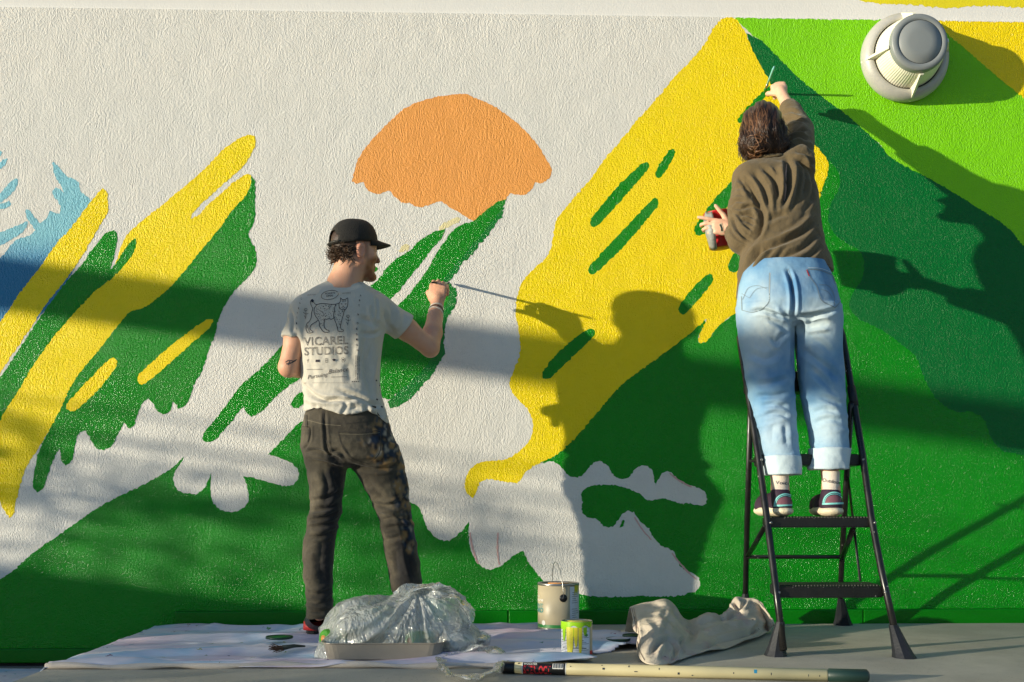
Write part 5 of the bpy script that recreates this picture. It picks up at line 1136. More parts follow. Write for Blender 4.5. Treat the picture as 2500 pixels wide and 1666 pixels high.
for i in range(nu):
    for j in range(nv-1):
        a = 2*math.pi*(i+.5)/nu; da = abs(a-math.pi)
        if (da/.50)**2+((j-1.0)/3.6)**2 < 1 and j >= 1: continue
        Qc.append((idx[i, j], idx[(i+1) % nu, j], idx[(i+1) % nu, j+1], idx[i, j+1]))
capm = quad_mesh('cap', Vc.reshape(-1, 3), np.array(Qc), m_cap, man); md = capm.modifiers.new('t', 'SOLIDIFY'); md.thickness = .003; md.offset = 1
capm['label'] = 'black mesh-backed baseball cap'
bm = bmesh.new(); lathe(bm, [(.008, 0), (.007, .004), (.001, .006)], Lm(-.006, 0, .127), mu, 14); from_bm('button', bm, m_cap, capm, True)
bm = bmesh.new(); tube(bm, [Lm(-.006+.1075*math.cos(a), .0845*math.sin(a), .026+tilt*(.106*math.cos(a))+.002) for a in np.linspace(math.pi-.62, math.pi+.62, 12)], .007, 8, True, .4); from_bm('strap', bm, plain('cap_strap', (52, 50, 44), .5), capm, True)
nb_, nr = 25, 9; Vb = np.zeros((nb_, nr, 3))
for i in range(nb_):
    s = -1+2*i/(nb_-1); a = s*R(66)
    for j in range(nr):
        t = j/(nr-1); bx, by = -.006+.104*math.cos(a), .082*math.sin(a); ext = .070*max(0, 1-abs(s)**2.6)**.55
        x = bx+ext*t*1.0; y = by*(1-.06*t); z = .026+tilt*bx+.004-.010*t-.016*(abs(s)**2)*(.25+.75*t)+.001
        Vb[i, j] = Lm(x, y, z)
idx = np.arange(nb_*nr).reshape(nb_, nr); Qb = np.stack([idx[:-1, :-1], idx[1:, :-1], idx[1:, 1:], idx[:-1, 1:]], -1).reshape(-1, 4)
br = quad_mesh('brim', Vb.reshape(-1, 3), Qb, m_cap, capm); md = br.modifiers.new('t', 'SOLIDIFY'); md.thickness = .005

# hair at the nape and through the cap's back opening
m_hair = NT('hair_brown'); m_hair = m_hair.fin(m_hair.mix(m_hair.noise(40, 2), lin((34, 24, 17)), lin((92, 66, 44))), .45, spec=.5)
bm = bmesh.new(); rs = np.random.default_rng(5)
for k in range(285):
    b_ = rs.uniform(-.066, .072); low = rs.random()
    sx = -.100*math.sqrt(max(.05, 1-(b_/.078)**2))*rs.uniform(.85, 1.0)+.0; c_ = rs.uniform(-.045, .012) if k < 270 else rs.uniform(.03, .062)
    if k >= 270: b_ *= .35; sx = -.092; low = 1
    p = Lm(sx+.004, b_, c_); pts = [p]; v = (-mf*.4+ml*b_*4-mu*(1.2 if k < 270 else .2)); v /= np.linalg.norm(v); cur = rs.uniform(-.9, .9); L_ = rs.uniform(.005, .0095) if k < 270 else .003
    ax_ = rs.normal(0, 1, 3); ax_ /= np.linalg.norm(ax_)
    for j in range(6):
        v = v+np.cross(ax_, v)*.55+(-mf*.10-mu*.05); v /= np.linalg.norm(v); p = p+v*L_; pts.append(p)
    tube(bm, pts, [.0022, .0022, .0020, .0017, .0012, .0008, .0003], 4, False)
from_bm('hair', bm, m_hair, man, True)

# his brush
brush = empty('paint_brush', 'small dark-handled brush loaded with green paint in the raised right hand at left', 'brush', 'brushes in use')
a, b = at(1054, 690, -.345), at(1096, 691, -.010); d = (b-a)/np.linalg.norm(b-a)
bm = bmesh.new(); tube(bm, [a, a+d*.10, a+d*.19, a+d*.22], [.0035, .006, .0048, .0055], 10); from_bm('handle', bm, plain('brush_handle_dark', (40, 34, 32), .35), brush, True)
bm = bmesh.new(); tube(bm, [a+d*.22, b-d*.045], .0075, 10, True, .7); from_bm('ferrule', bm, m_tin, brush, True)
bm = bmesh.new(); tube(bm, [b-d*.046, b-d*.02, b-d*.002], [.0078, .010, .003], 10, True, .7); from_bm('bristles', bm, plain('bristles_green', (10, 84, 52), .4), brush, True)
# ------------------------------------------------------------------ woman on the ladder
wo_ = empty('person', 'person in an olive overshirt and pale jeans standing on the ladder reaching up', 'person', 'people painting the mural')
W8 = lambda *p: [(1650+x/2.376, 100+y/2.376) for x, y in p]
HW = at(1862, 319, -.575); wf = np.array([-.10, 1, .28]); wf /= np.linalg.norm(wf); wu = np.array([0, -.28, 1.]); wu -= wf*(wu@wf); wu /= np.linalg.norm(wu); wl = np.cross(wu, wf)
Lw = lambda a, b, c: HW+wf*a*.94+wl*b*.94+wu*c*.94
RotW = np.stack([wf, wl, wu])
B = Field((at(1640, 500, -.9)[0], -1.02, Z2-.002), (at(2090, 500, -.7)[0]+.02, -.05, at(1890, 150, -.1)[2]), .0042)
head(B, Lw, RotW)
nb = at(1878, 405, -.62)
B.cone(Lw(-.02, 0, -.05), nb, .052, .055, .02)
sL, sR = at(1826, 436, -.655), at(1950, 398, -.65)
B.cone(nb, sL, .045, .042, .03); B.cone(nb, sR, .045, .042, .03)
B.loft([(410, 1830, 1960, -.64, .07), (500, 1818, 1985, -.675, .09), (600, 1830, 1995, -.74, .095), (700, 1820, 2030, -.81, .11), (780, 1820, 2035, -.85, .11)], .03)
eR, wR = at(1953, 318, -.43), at(1909, 231, -.235)
B.chain([sR, eR], [.042, .037], .02); B.chain([eR, eR*.6+wR*.4, wR], [.036, .035, .0235], .012)
kn = at(1893, 193, -.165)
hand(B, wR, kn-wR, (-.30, -1, .25), -1, ((66, 58, 40), (72, 62, 40), (76, 64, 40), (72, 60, 40)), .88, thumb=((.75, .75, -.25), (.75, .1, -.6), (.5, -.2, -.8)))
eL, wL = at(1815, 586, -.73), at(1790, 560, -.475)
B.chain([sL, eL], [.042, .037], .02); B.chain([eL, eL*.6+wL*.4, wL], [.036, .034, .0245], .012)
hand(B, wL, (-1, .04, .18), (0.05, -1, .1), 1, ((4, 8, 6), (18, 40, 40), (22, 45, 40), (26, 48, 40)), .90, thumb=((.62, .80, .0), (.75, .62, .1), (.75, .62, .1)), spread=.05)
aL, aR = at(1905, 1195, -.945), at(2029, 1195, -.945)
B.chain([at(1870, 790, -.85), at(1885, 980, -.85), aL, aL-np.array([0, 0, .06])], [.072, .052, .032, .032], .02); B.chain([at(1995, 790, -.85), at(2012, 980, -.85), aR, aR-np.array([0, 0, .06])], [.072, .052, .032, .032], .02)
V, Q = B.mesh(); V = relax(V, Q, 1, .4)
bodyw = quad_mesh('body', V, Q, skin_mat('skin_fair', (232, 182, 152)), wo_); color_attr(bodyw, 'tint', np.ones((len(V), 3)))
bvb = bvh_of([bodyw])
ribbons('wrist_band', [([(1758, 546), (1762, 557), (1763, 568)], 8)], bvb, plain('watch_band', (206, 190, 160), .5), wo_, .0022)
ribbons('watch_face', [([(1758, 549), (1762, 557), (1762.5, 565)], 4.6)], bvb, plain('watch_face', (40, 46, 38), .3), wo_, .0035)

# overshirt
Fs = Field((at(1700, 500, -.9)[0], -1.02, at(1800, 760, -.9)[2]), (at(2070, 600, -.8)[0]+.03, -.20, at(1940, 225, -.2)[2]), .0045)
hemp = [(1770, 740), (1801, 732), (1839, 693), (1870, 676), (1903, 664), (1935, 655), (1970, 648), (2000, 648), (2025, 651), (2060, 652)]
hx = np.array([at(a, b, -.90)[0] for a, b in hemp]); hz = np.array([at(a, b, -.90)[2] for a, b in hemp])
clip = lambda X, Y, Z: np.interp(X.ravel(), hx, hz).reshape(X.shape)-Z
Fs.loft([(396, 1832, 1925, -.635, .06), (410, 1810, 1960, -.64, .085), (428, 1801, 1983, -.645, .10), (455, 1799, 1991, -.655, .115), (505, 1804, 1999, -.675, .125), (560, 1811, 2004, -.71, .13), (600, 1813, 2012, -.74, .13), (640, 1807, 2028, -.77, .135), (690, 1801, 2036, -.80, .14), (745, 1799, 2042, -.83, .14)], .02, 2.2, clip)
d = wL-eL; d /= np.linalg.norm(d)
sleeve(Fs, [sL+np.array([.01, 0, .005]), sL*.5+eL*.5+np.array([-.005, 0, 0]), eL+np.array([0, 0, .004]), eL*.4+wL*.6, wL], [.066, .066, .062, .050, .044], eL*.30+wL*.70, d, .015)
d = wR-eR; d /= np.linalg.norm(d)
sleeve(Fs, [sR+np.array([-.01, 0, -.012]), sR*.4+eR*.6, eR, eR*.5+wR*.5, wR], [.072, .062, .058, .046, .034], eR*.36+wR*.64, d, .03)
Fs.cone(nb-np.array([0, 0, .02]), sL+np.array([0, 0, -.01]), .055, .055, .03); Fs.cone(nb-np.array([0, 0, .02]), sR+np.array([0, 0, -.012]), .055, .058, .03)
V, Q = Fs.mesh(); V = relax(V, Q, 1, .4); N = vnormals(V, Q)
V = V+N*(fbm(V*np.array([8, 8, 6]), 3)*.0036+fbm(V*np.array([30, 30, 26])+4, 2)*.0012)[:, None]; N = vnormals(V, Q)
V = creases(V, N, [(W8((645, 690), (652, 780), (645, 880), (628, 950)), 6.5, 26), (W8((690, 700), (690, 800), (660, 930), (640, 990)), 6, -14), (W8((600, 720), (618, 830), (612, 930)), 6, -12), (W8((505, 735), (560, 790), (595, 870), (605, 930)), 5.5, 16), (W8((450, 760), (510, 850), (540, 960)), 6, 10), (W8((385, 790), (440, 860), (480, 950), (502, 1010), (490, 1090), (445, 1165)), 7, 24), (W8((360, 790), (410, 860), (440, 930)), 5, 12), (W8((540, 830), (560, 950), (560, 1010)), 6, -8),
 (W8((800, 1050), (740, 1110), (660, 1150), (580, 1180), (470, 1230), (390, 1330)), 6.5, 16), (W8((820, 1120), (740, 1200), (620, 1250), (500, 1290)), 6, 13), (W8((790, 1010), (700, 1090), (600, 1140)), 6, -9), (W8((500, 1180), (440, 1280), (380, 1390), (362, 1470)), 6, 13), (W8((560, 1190), (480, 1290), (430, 1370)), 5, -9), (W8((850, 1170), (790, 1240), (690, 1290), (560, 1330)), 5, 9), (W8((450, 1320), (400, 1420), (365, 1490)), 5, 9), (W8((650, 1190), (560, 1280), (470, 1380)), 5, 9), (W8((640, 1000), (560, 1030), (520, 1060)), 6, 8),
 (W8((640, 545), (700, 515), (765, 520)), 4, 11), (W8((640, 590), (700, 555), (780, 580)), 4, 12), (W8((655, 620), (740, 590), (795, 640)), 4, 12), (W8((690, 640), (760, 650), (800, 730)), 5, 12), (W8((620, 470), (690, 450), (740, 470)), 4, 9), (W8((615, 425), (670, 405), (715, 420)), 3.5, 8), (W8((630, 500), (720, 480), (760, 500)), 4, -7), (W8((700, 690), (770, 740), (800, 830)), 5, 11), (W8((730, 680), (760, 800), (740, 900)), 6, 10), (W8((800, 760), (790, 900), (740, 1000)), 6, 8),
 (W8((375, 975), (430, 960), (480, 975)), 4, 11), (W8((370, 1005), (420, 1010), (470, 1035)), 4, 12), (W8((385, 1035), (430, 1050), (465, 1075)), 4, 10), (W8((318, 1005), (350, 1080), (400, 1140), (440, 1165)), 4, 11), (W8((305, 1060), (330, 1120), (380, 1160), (425, 1178)), 3.5, 10), (W8((340, 1000), (390, 1080), (445, 1120)), 4, -9), (W8((330, 860), (380, 850), (430, 880)), 5, 8), (W8((310, 960), (340, 930), (400, 930)), 4, 10), (W8((340, 800), (330, 880)), 5, 6), (W8((320, 975), (380, 1000)), 4, -8)])
m_over = fabric('overshirt_olive', (102, 87, 62), .85, 500, .0006, .006, .12, wsc=30)
over = quad_mesh('overshirt', V, Q, m_over, wo_); over['label'] = 'olive brown overshirt with deep folds across the back'
bvo = bvh_of([over]); m_os = plain('overshirt_seam', (88, 74, 54), .9)
ribbons('seam', [([(1802, 728), (1840, 690), (1872, 673), (1903, 661), (1936, 652), (1970, 644), (2000, 644), (2024, 647)], 1.8)], bvo, m_os, over, .0012)
bm = bmesh.new(); tube(bm, [nb+np.array([-.05, -.035, .028]), nb+np.array([-.02, -.062, .022]), nb+np.array([.03, -.062, .024]), nb+np.array([.06, -.03, .032])], .012, 8, True, .8); from_bm('collar', bm, m_over, over, True)

# jeans
Fj = Field((at(1740, 900, -1.02)[0], -1.06, at(1900, 1175, -.9)[2]), (at(2090, 900, -.8)[0]+.06, -.68, at(1900, 640, -.8)[2]), .0045)
Fj.loft([(640, 1840, 2012, -.82, .11), (665, 1815, 2024, -.83, .125), (694, 1806, 2036, -.84, .14), (741, 1800, 2049, -.85, .155), (772, 1799, 2053, -.85, .15), (795, 1802, 2053, -.85, .10)], .02, 2.2)
LG = [(750, 1800, 1944, -.85, .14), (790, 1800, 1938, -.85, .125), (824, 1804, 1937, -.85, .115), (867, 1813, 1937, -.85, .105), (923, 1821, 1937, -.855, .10), (975, 1830, 1939, -.86, .095), (1036, 1845, 1943, -.88, .09), (1088, 1858, 1948, -.90, .085), (1114, 1864, 1950, -.91, .084), (1158, 1871, 1951, -.925, .084)]
RG = [(750, 1930, 2050, -.85, .14), (790, 1939, 2053, -.85, .125), (858, 1945, 2055, -.85, .11), (923, 1951, 2058, -.855, .10), (993, 1962, 2063, -.865, .095), (1053, 1975, 2068, -.885, .09), (1097, 1981, 2071, -.90, .085), (1145, 1979, 2067, -.92, .084)]
Fj.loft(LG, .012, 2.1); Fj.loft(RG, .012, 2.1)
V, Q = Fj.mesh(); V = relax(V, Q, 1, .4); N = vnormals(V, Q)
px, py = project(V)
ph = py*.12+np.where(px < 1940, .06, -.05)*(px-1940)+2.4*vnoise(np.stack([px*.014, py*.016, px*0], 1)); amp = .0030*np.clip((py-880)/80, 0, 1)
V = V+N*(amp*(np.maximum(0, np.sin(ph))**1.6-.3)+fbm(V*np.array([12, 12, 9]), 3)*.0030)[:, None]; N = vnormals(V, Q)
K_ = lambda *p: [(1700+x/2.307, 620+y/2.307) for x, y in p]
V = creases(V, N, [(K_((515, 90), (540, 180), (548, 280), (540, 360)), 5, 20), (K_((545, 355), (600, 350), (680, 340), (790, 315)), 5, 15), (K_((530, 360), (450, 345), (370, 320), (300, 330)), 5, 12), (K_((545, 370), (590, 385), (600, 450)), 6, 15), (K_((545, 370), (550, 500), (548, 640)), 6, 14), (K_((400, 360), (470, 400), (510, 430)), 6, 9), (K_((420, 470), (450, 500), (500, 440)), 6, 10), (K_((640, 380), (720, 360), (760, 370)), 6, -9), (K_((620, 440), (690, 430), (750, 425)), 5, -9), (K_((640, 480), (700, 500), (760, 560)), 7, 8), (K_((600, 540), (680, 600), (760, 660), (800, 720)), 7, 9), (K_((640, 640), (720, 720), (790, 790)), 7, 8), (K_((300, 560), (400, 590), (460, 560)), 8, 8), (K_((330, 740), (420, 730), (520, 700)), 7, 8), (K_((340, 800), (430, 800), (520, 780)), 5, 8), (K_((360, 860), (440, 850), (520, 860)), 5, 8), (K_((380, 910), (450, 900), (530, 920)), 5, 7), (K_((650, 900), (720, 880), (800, 890)), 6, 7), (K_((660, 960), (740, 930), (820, 940)), 6, 7), (K_((690, 800), (770, 830), (825, 850)), 6, 7), (K_((450, 300), (480, 340), (500, 380)), 6, -7), (K_((500, 960), (510, 1080)), 6, 6), (K_((430, 960), (420, 1080)), 8, 5)])
n = NT('denim_pale'); c0, c1 = lin((144, 182, 206)), lin((84, 136, 180))
wn = n.noise(5, 4); col = n.mix(n.ramp(wn, [(.35, (0, 0, 0)), (.65, (1, 1, 1))]), c0, c1); col = n.mix(n.math('MULTIPLY', n.noise(420, 2), .35), col, lin((48, 92, 140)))
a_ = n.n('Attribute'); a_.attribute_name = 'lit_fade'; col = n.mix(a_.outputs['Fac'], col, lin((200, 212, 214)))
m_denim = n.fin(col, .85, n.bump(n.noise(700, 2), .0006, 1, n.bump(n.noise(50, 4), .0025)), spec=.25)
jw = quad_mesh('jeans', V, Q, m_denim, wo_); jw['label'] = 'faded pale blue jeans with rolled cuffs'
px, py = project(V); nz = fbm(np.stack([px*.03, py*.03, px*0], 1), 3)*.2
lit_fade = np.clip(np.exp(-(((px-1875)/60)**2+((py-790)/90)**2))+np.exp(-(((px-2000)/45)**2+((py-790)/70)**2))+nz, 0, 1)*.85  # pale fade; also paints sunlit lightness into the seat and lower legs
lit_fade = np.maximum(lit_fade, np.clip(np.exp(-(((px-1905)/45)**2+((py-1060)/80)**2))+np.exp(-(((px-2025)/40)**2+((py-1040)/70)**2))+nz, 0, 1)*.6)
at_ = jw.data.attributes.new('lit_fade', 'FLOAT', 'POINT'); at_.data.foreach_set('value', lit_fade.astype(np.float32))
for rows, nm in ((LG, 'l'), (RG, 'r')):
    Fc_ = Field(Fj.lo-np.array([.05, .05, .05]), Fj.lo+(np.array(Fj.n)-1)*Fj.h*np.array([1, 1, .45])+np.array([.05, .05, 0]), .0045)
    top = 1113 if nm == 'l' else 1095; bot = 1160 if nm == 'l' else 1147
    ys = np.array([r_[0] for r_ in rows]); g_ = lambda y, i: np.interp(y, ys, [r_[i] for r_ in rows])
    Fc_.loft([(y, g_(y, 1)-4+(0 if nm == 'l' else -1), g_(y, 2)+4, g_(y, 3), g_(y, 4)+.007) for y in (top, top+6, (top+bot)/2, bot-4, bot)], .0, 2.1)
    Vc_, Qc_ = Fc_.mesh(); Nc_ = vnormals(Vc_, Qc_); Vc_ = Vc_+Nc_*(fbm(Vc_*25, 2)*.003)[:, None]
    cf = quad_mesh('cuff', Vc_, Qc_, m_denim, jw); at_ = cf.data.attributes.new('lit_fade', 'FLOAT', 'POINT'); at_.data.foreach_set('value', np.full(len(Vc_), .8, np.float32))
bvw = bvh_of([jw]); m_wst = plain('denim_stitch', (120, 132, 138), .8); m_wlt = plain('denim_edge', (206, 214, 212), .8)
ribbons('stitching', [(K_((412, 108), (410, 190), (406, 275), (322, 330), (258, 318), (256, 240)), 1.6), (K_((262, 258), (300, 190), (345, 180), (400, 200)), 1.0), (K_((258, 225), (300, 250), (340, 200), (402, 190)), .9), (K_((625, 88), (690, 92), (765, 120)), 2.0), (K_((625, 88), (640, 130), (675, 180), (705, 262), (780, 303), (806, 275), (768, 125)), 1.6), (K_((690, 175), (740, 180), (770, 220), (778, 290)), 1.0), (K_((700, 200), (740, 215), (765, 250)), .9), (K_((508, 85), (530, 150), (545, 230)), 1.4), (K_((518, 85), (540, 150), (552, 230)), 1.0)], bvw, m_wst, jw, .0016)
ribbons('seam', [(K_((630, 80), (700, 84), (768, 110)), 1.0), (K_((416, 108), (414, 190), (410, 272)), .9)], bvw, m_wlt, jw, .0016)
ribbons('red_tab', [(K_((620, 92), (634, 128)), 2.4)], bvw, m_red, jw, .0025)

# socks and running shoes
m_sock = plain('sock_cream', (222, 206, 190), .9, var=.04, bump=.002, bsc=300); m_shoe = plain('shoe_purple', (52, 30, 50), .7, var=.2, bump=.001, bsc=300); m_mauve = plain('shoe_mauve', (128, 82, 92), .7, var=.15)
m_mint = plain('shoe_mint', (132, 210, 204), .5); m_mid = plain('shoe_midsole', (230, 214, 182), .55, var=.06, sc=60, bump=.003, bsc=60)
for hx_, dirv, sy, txt, ank in ((1918, (-.16, .98), 1196, 'Voices', aL), (2037, (.02, 1), 1190, 'Outdoor', aR)):
    heel = at(hx_, 1262, -1.0); heel[2] = Z2+.004; dv = np.array([*dirv, 0.]); dv /= np.linalg.norm(dv); sd = np.cross(dv, (0, 0, 1.)); up = np.array([0, 0, 1.])
    sock_top = at(ank[0]*0+(1905 if hx_ < 2000 else 2029), 1158 if hx_ < 2000 else 1152, -.945); hc = heel+dv*.045+up*.05
    Gs = Field(np.minimum(hc, sock_top)-.07, np.maximum(hc, sock_top)+np.array([.07, .07, .012]), .004); Gs.chain([sock_top, hc+up*.035+dv*.004, hc], [.0345, .0335, .036], .01)
    ztop = sock_top[2]; Vs_, Qs_ = Gs.mesh(); Vs_[:, 2] = np.minimum(Vs_[:, 2], ztop+.002); sock = quad_mesh('sock', Vs_, Qs_, m_sock, wo_)
    bvk = bvh_of([sock]); x0_ = 1893 if hx_ < 2000 else 2008
    decal('lettering', [place_text(txt, x0_, 1182 if hx_ < 2000 else 1176, 42 if hx_ < 2000 else 44, 8.5, -4 if hx_ < 2000 else -9, bold=.015)], bvk, m_ink, sock, .0012)
    toe = heel+dv*.245; lo = np.minimum(heel, toe)-.08; hi = np.maximum(heel, toe)+.09; lo[2] = Z2-.02; hi[2] = Z2+.16
    Gu = Field(lo, hi, .0045); Gu.chain([heel+dv*.042+up*.045, heel+dv*.12+up*.05, heel+dv*.19+up*.042, toe-dv*.035+up*.038], [.040, .042, .043, .034], .02); Gu.chain([heel+dv*.042+up*.05, heel+dv*.050+up*.085], [.041, .0405], .015)
    Vu, Qu = Gu.mesh(); Vu[:, 2] = np.maximum(Vu[:, 2], Z2+.03); shoe = quad_mesh('shoe', Vu, Qu, m_shoe, wo_); shoe['label'] = 'purple running shoe with mint stripes and a cream sole'
    Gm = Field(lo, hi, .0045)
    for t in np.linspace(0, 1, 9): Gm.ell(heel+dv*(.036+t*.175)+up*.022, (.046+.006*math.sin(t*4), .046, .021), None, .01)
    Vm, Qm = Gm.mesh(); Vm[:, 2] = np.clip(Vm[:, 2], Z2+.005, Z2+.042); Vm = Vm+np.clip((.02-(Vm[:, 2:3]-Z2))*0, 0, 1); quad_mesh('midsole', Vm, Qm, m_mid, shoe)
    bvq = bvh_of([shoe]); s0 = (1917, 0) if hx_ < 2000 else (2036, -4); cx_, oy = s0
    def arcp(w_, h_, yb, n_=9): return [(cx_+w_*math.cos(a), oy+yb-h_*math.sin(a)) for a in np.linspace(math.pi*.98, .02*math.pi, n_)]
    ribbons('heel_panel', [(arcp(18, 18, 1236), 9), ([(cx_-16, oy+1229), (cx_+16, oy+1229)], 9), ([(cx_-10, oy+1221), (cx_+10, oy+1221)], 9)], bvq, m_mauve, shoe, .0025)
    ribbons('stripe', [(arcp(25, 27, 1234), 3.0), (arcp(22, 23, 1234), 1.6), ([(cx_-27, oy+1235), (cx_, oy+1234), (cx_+27, oy+1233)], 4)], bvq, m_mint, shoe, .004)

# hair
Fh = Field(at(1780, 420, -.75)-.02, at(1945, 235, -.45)+.04, .0045)
for (x, y, Yc), r_ in (((1860, 307, -.595), (.087, .108, .100)), ((1858, 335, -.635), (.083, .078, .078)), ((1832, 365, -.62), (.034, .05, .055)), ((1890, 362, -.625), (.055, .055, .055)), ((1852, 352, -.69), (.034, .028, .032)), ((1905, 345, -.60), (.030, .05, .06))): Fh.ell(at(x, y, Yc), r_, None, .03)
V, Q = Fh.mesh(); V = relax(V, Q, 1, .4); N = vnormals(V, Q); px, py = project(V)
V = V+N*(fbm(np.stack([px*.11, py*.035, px*0], 1), 3)*.008)[:, None]
m_whair = NT('hair_dark_brown'); m_whair = m_whair.fin(m_whair.mix(m_whair.noise(50, 3), lin((26, 17, 13)), lin((66, 42, 29))), .42, spec=.5)
hair = quad_mesh('hair', V, Q, m_whair, wo_); hair['label'] = 'dark brown hair half tied in a loose knot'
bvh_ = bvh_of([hair]); bm = bmesh.new(); rs = np.random.default_rng(11)
def strand(pts, lift0=.001, lift1=.006, r_=.0013):
    P_ = spline(pts, 7, False); out = []; l_ = rs.uniform(lift0, lift1)
    for k, (x, y) in enumerate(P_):
        h_ = hit(bvh_, x, y, l_*math.sin(math.pi*min(1, .15+k/len(P_)))+.0006)
        if h_ is None:
            if out: h_ = Vector(at(x, y, out[-1].y))
            else: return
        out.append(h_)
    if len(out) > 2: tube(bm, out, [r_*(1-.75*abs(2*k/(len(out)-1)-1)**3) for k in range(len(out))], 4, False)
for k in range(330):      # crown pulled back to the knot
    a = rs.uniform(-.05, 1.05)*math.pi; sx, sy = 1858-50*math.cos(a)*rs.uniform(.2, 1), 308-52*math.sin(a)*rs.uniform(.35, 1)
    ex, ey = 1851+rs.normal(0, 8), 338+rs.normal(0, 7); mx, my = (sx+ex)/2+(sx-1856)*.28+rs.normal(0, 2), (sy+ey)/2-4+rs.normal(0, 2); strand([(sx, sy), (mx, my), (ex, ey)])
for k in range(460):      # loose lengths
    if rs.random() < .42: sx, sy = rs.uniform(1807, 1834), rs.uniform(295, 345); ex, ey = sx+rs.normal(6, 6), rs.uniform(375, 399)
    else: sx, sy = rs.uniform(1868, 1912), rs.uniform(285, 345); ex, ey = sx+rs.normal(6, 9), rs.uniform(365, 396)
    w_ = rs.normal(0, 7); strand([(sx, sy), ((sx*2+ex)/3+w_, (sy*2+ey)/3), ((sx+2*ex)/3-w_, (sy+2*ey)/3), (ex, ey)], .001, .013, .0015)
for k in range(80):       # the knot
    a = rs.uniform(0, 6.28); rr = rs.uniform(6, 20); cx_, cy_ = 1852+rs.normal(0, 6), 354+rs.normal(0, 7); strand([(cx_+rr*math.cos(a+t)*1.0, cy_+rr*.85*math.sin(a+t)) for t in np.linspace(0, rs.uniform(1.5, 3.2), 6)], .002, .012, .0016)
for k in range(70):       # fly-aways
    sx, sy = (1905, rs.uniform(280, 330)) if k % 2 else (rs.uniform(1895, 1912), rs.uniform(320, 350)); strand([(sx, sy), (sx+rs.uniform(2, 14), sy+18), (sx+rs.uniform(-2, 18), sy+36), (sx+rs.uniform(4, 26), sy+rs.uniform(44, 62))], .002, .010, .0008)
for k in range(60):
    sx, sy = rs.uniform(1810, 1830), rs.uniform(330, 372); strand([(sx, sy), (sx-rs.uniform(0, 9), sy+12), (sx+rs.uniform(-8, 6), sy+rs.uniform(22, 34))], .002, .010, .0008)
st_ = from_bm('hair_strands', bm, NT('hair_strands').fin(lin((58, 38, 26)), .38, spec=.6), hair, True); st_['kind'] = 'stuff'
bm = bmesh.new()          # lighter strands for variety, also painting sunlit highlights into the hair
for k in range(120):
    a = rs.uniform(.0, .75)*math.pi; sx, sy = 1858-50*math.cos(a)*rs.uniform(.2, 1), 308-52*math.sin(a)*rs.uniform(.35, 1); ex, ey = 1849+rs.normal(0, 8), 336+rs.normal(0, 7); strand([(sx, sy), ((sx+ex)/2+(sx-1856)*.28+rs.normal(0, 3), (sy+ey)/2-4+rs.normal(0, 3)), (ex, ey)], .003, .008)
for k in range(60):
    a = rs.uniform(0, 6.28); rr = rs.uniform(6, 26); cx_, cy_ = 1848+rs.normal(0, 12), 352+rs.normal(0, 11); strand([(cx_+rr*math.cos(a+t), cy_+rr*.85*math.sin(a+t)) for t in np.linspace(0, rs.uniform(1.2, 2.6), 6)], .004, .016, .0015)
for k in range(130):
    sx, sy = (rs.uniform(1807, 1832), rs.uniform(300, 345)) if k % 2 else (rs.uniform(1870, 1918), rs.uniform(320, 360)); w_ = rs.normal(0, 6); strand([(sx, sy), (sx+w_, sy+14), (sx-w_, sy+28), (sx+w_*.6+rs.normal(4, 6), sy+rs.uniform(36, 52))], .003, .010, .0013)
st2 = from_bm('hair_highlights', bm, NT('hair_highlights').fin(lin((126, 88, 58)), .36, spec=.6), hair, True); st2['kind'] = 'stuff'

# her pot
pot = empty('paint_pot', 'red hand-held paint pot with a grey strap held in the left hand', 'paint pot')
m_pot = plain('pot_red', (186, 34, 40), .35, var=.06); m_strap = plain('strap_grey', (150, 152, 146), .5, var=.3, sc=70, bump=.003, bsc=70); m_inside = plain('pot_inside', (34, 38, 34), .5)
pb, pt_ = at(1763, 606, -.36), at(1753, 521, -.36); ax_ = pt_-pb; Hh = np.linalg.norm(ax_)
bm = bmesh.new(); lathe(bm, [(.010, 0), (.052, .0), (.0565, .004), (.060, Hh*.5), (.063, Hh-.004), (.0665, Hh-.002), (.0665, Hh+.003), (.063, Hh+.003), (.060, Hh*.5), (.054, .008), (.010, .008)], pb, ax_, 40, False); from_bm('cup', bm, m_pot, pot, True)
bm = bmesh.new(); lathe(bm, [(.0595, Hh*.55), (.03, Hh*.54), (.004, Hh*.54)], pb, ax_, 40); from_bm('paint_fill', bm, m_inside, pot, True)
bm = bmesh.new(); rows_ = []
for t in np.linspace(0, 1, 14):
    y = 516+t*92; xl = np.interp(t, [0, .25, .6, 1], [1722, 1717, 1722, 1733]); xr = np.interp(t, [0, .12, .5, 1], [1738, 1742, 1746, 1751]); Yc = -.42-.055*math.sin(math.pi*min(1, t*1.02))**.7
    rows_.append([bm.verts.new(at(xl+(xr-xl)*s, y+3*math.sin(math.pi*s), Yc-.012*math.sin(math.pi*s)+.03*(1-s))) for s in np.linspace(0, 1, 6)])
for p, q in zip(rows_[:-1], rows_[1:]):
    for i in range(5): bm.faces.new((p[i], p[i+1], q[i+1], q[i]))
sp_ = from_bm('strap', bm, m_strap, pot, True); md = sp_.modifiers.new('t', 'SOLIDIFY'); md.thickness = .003

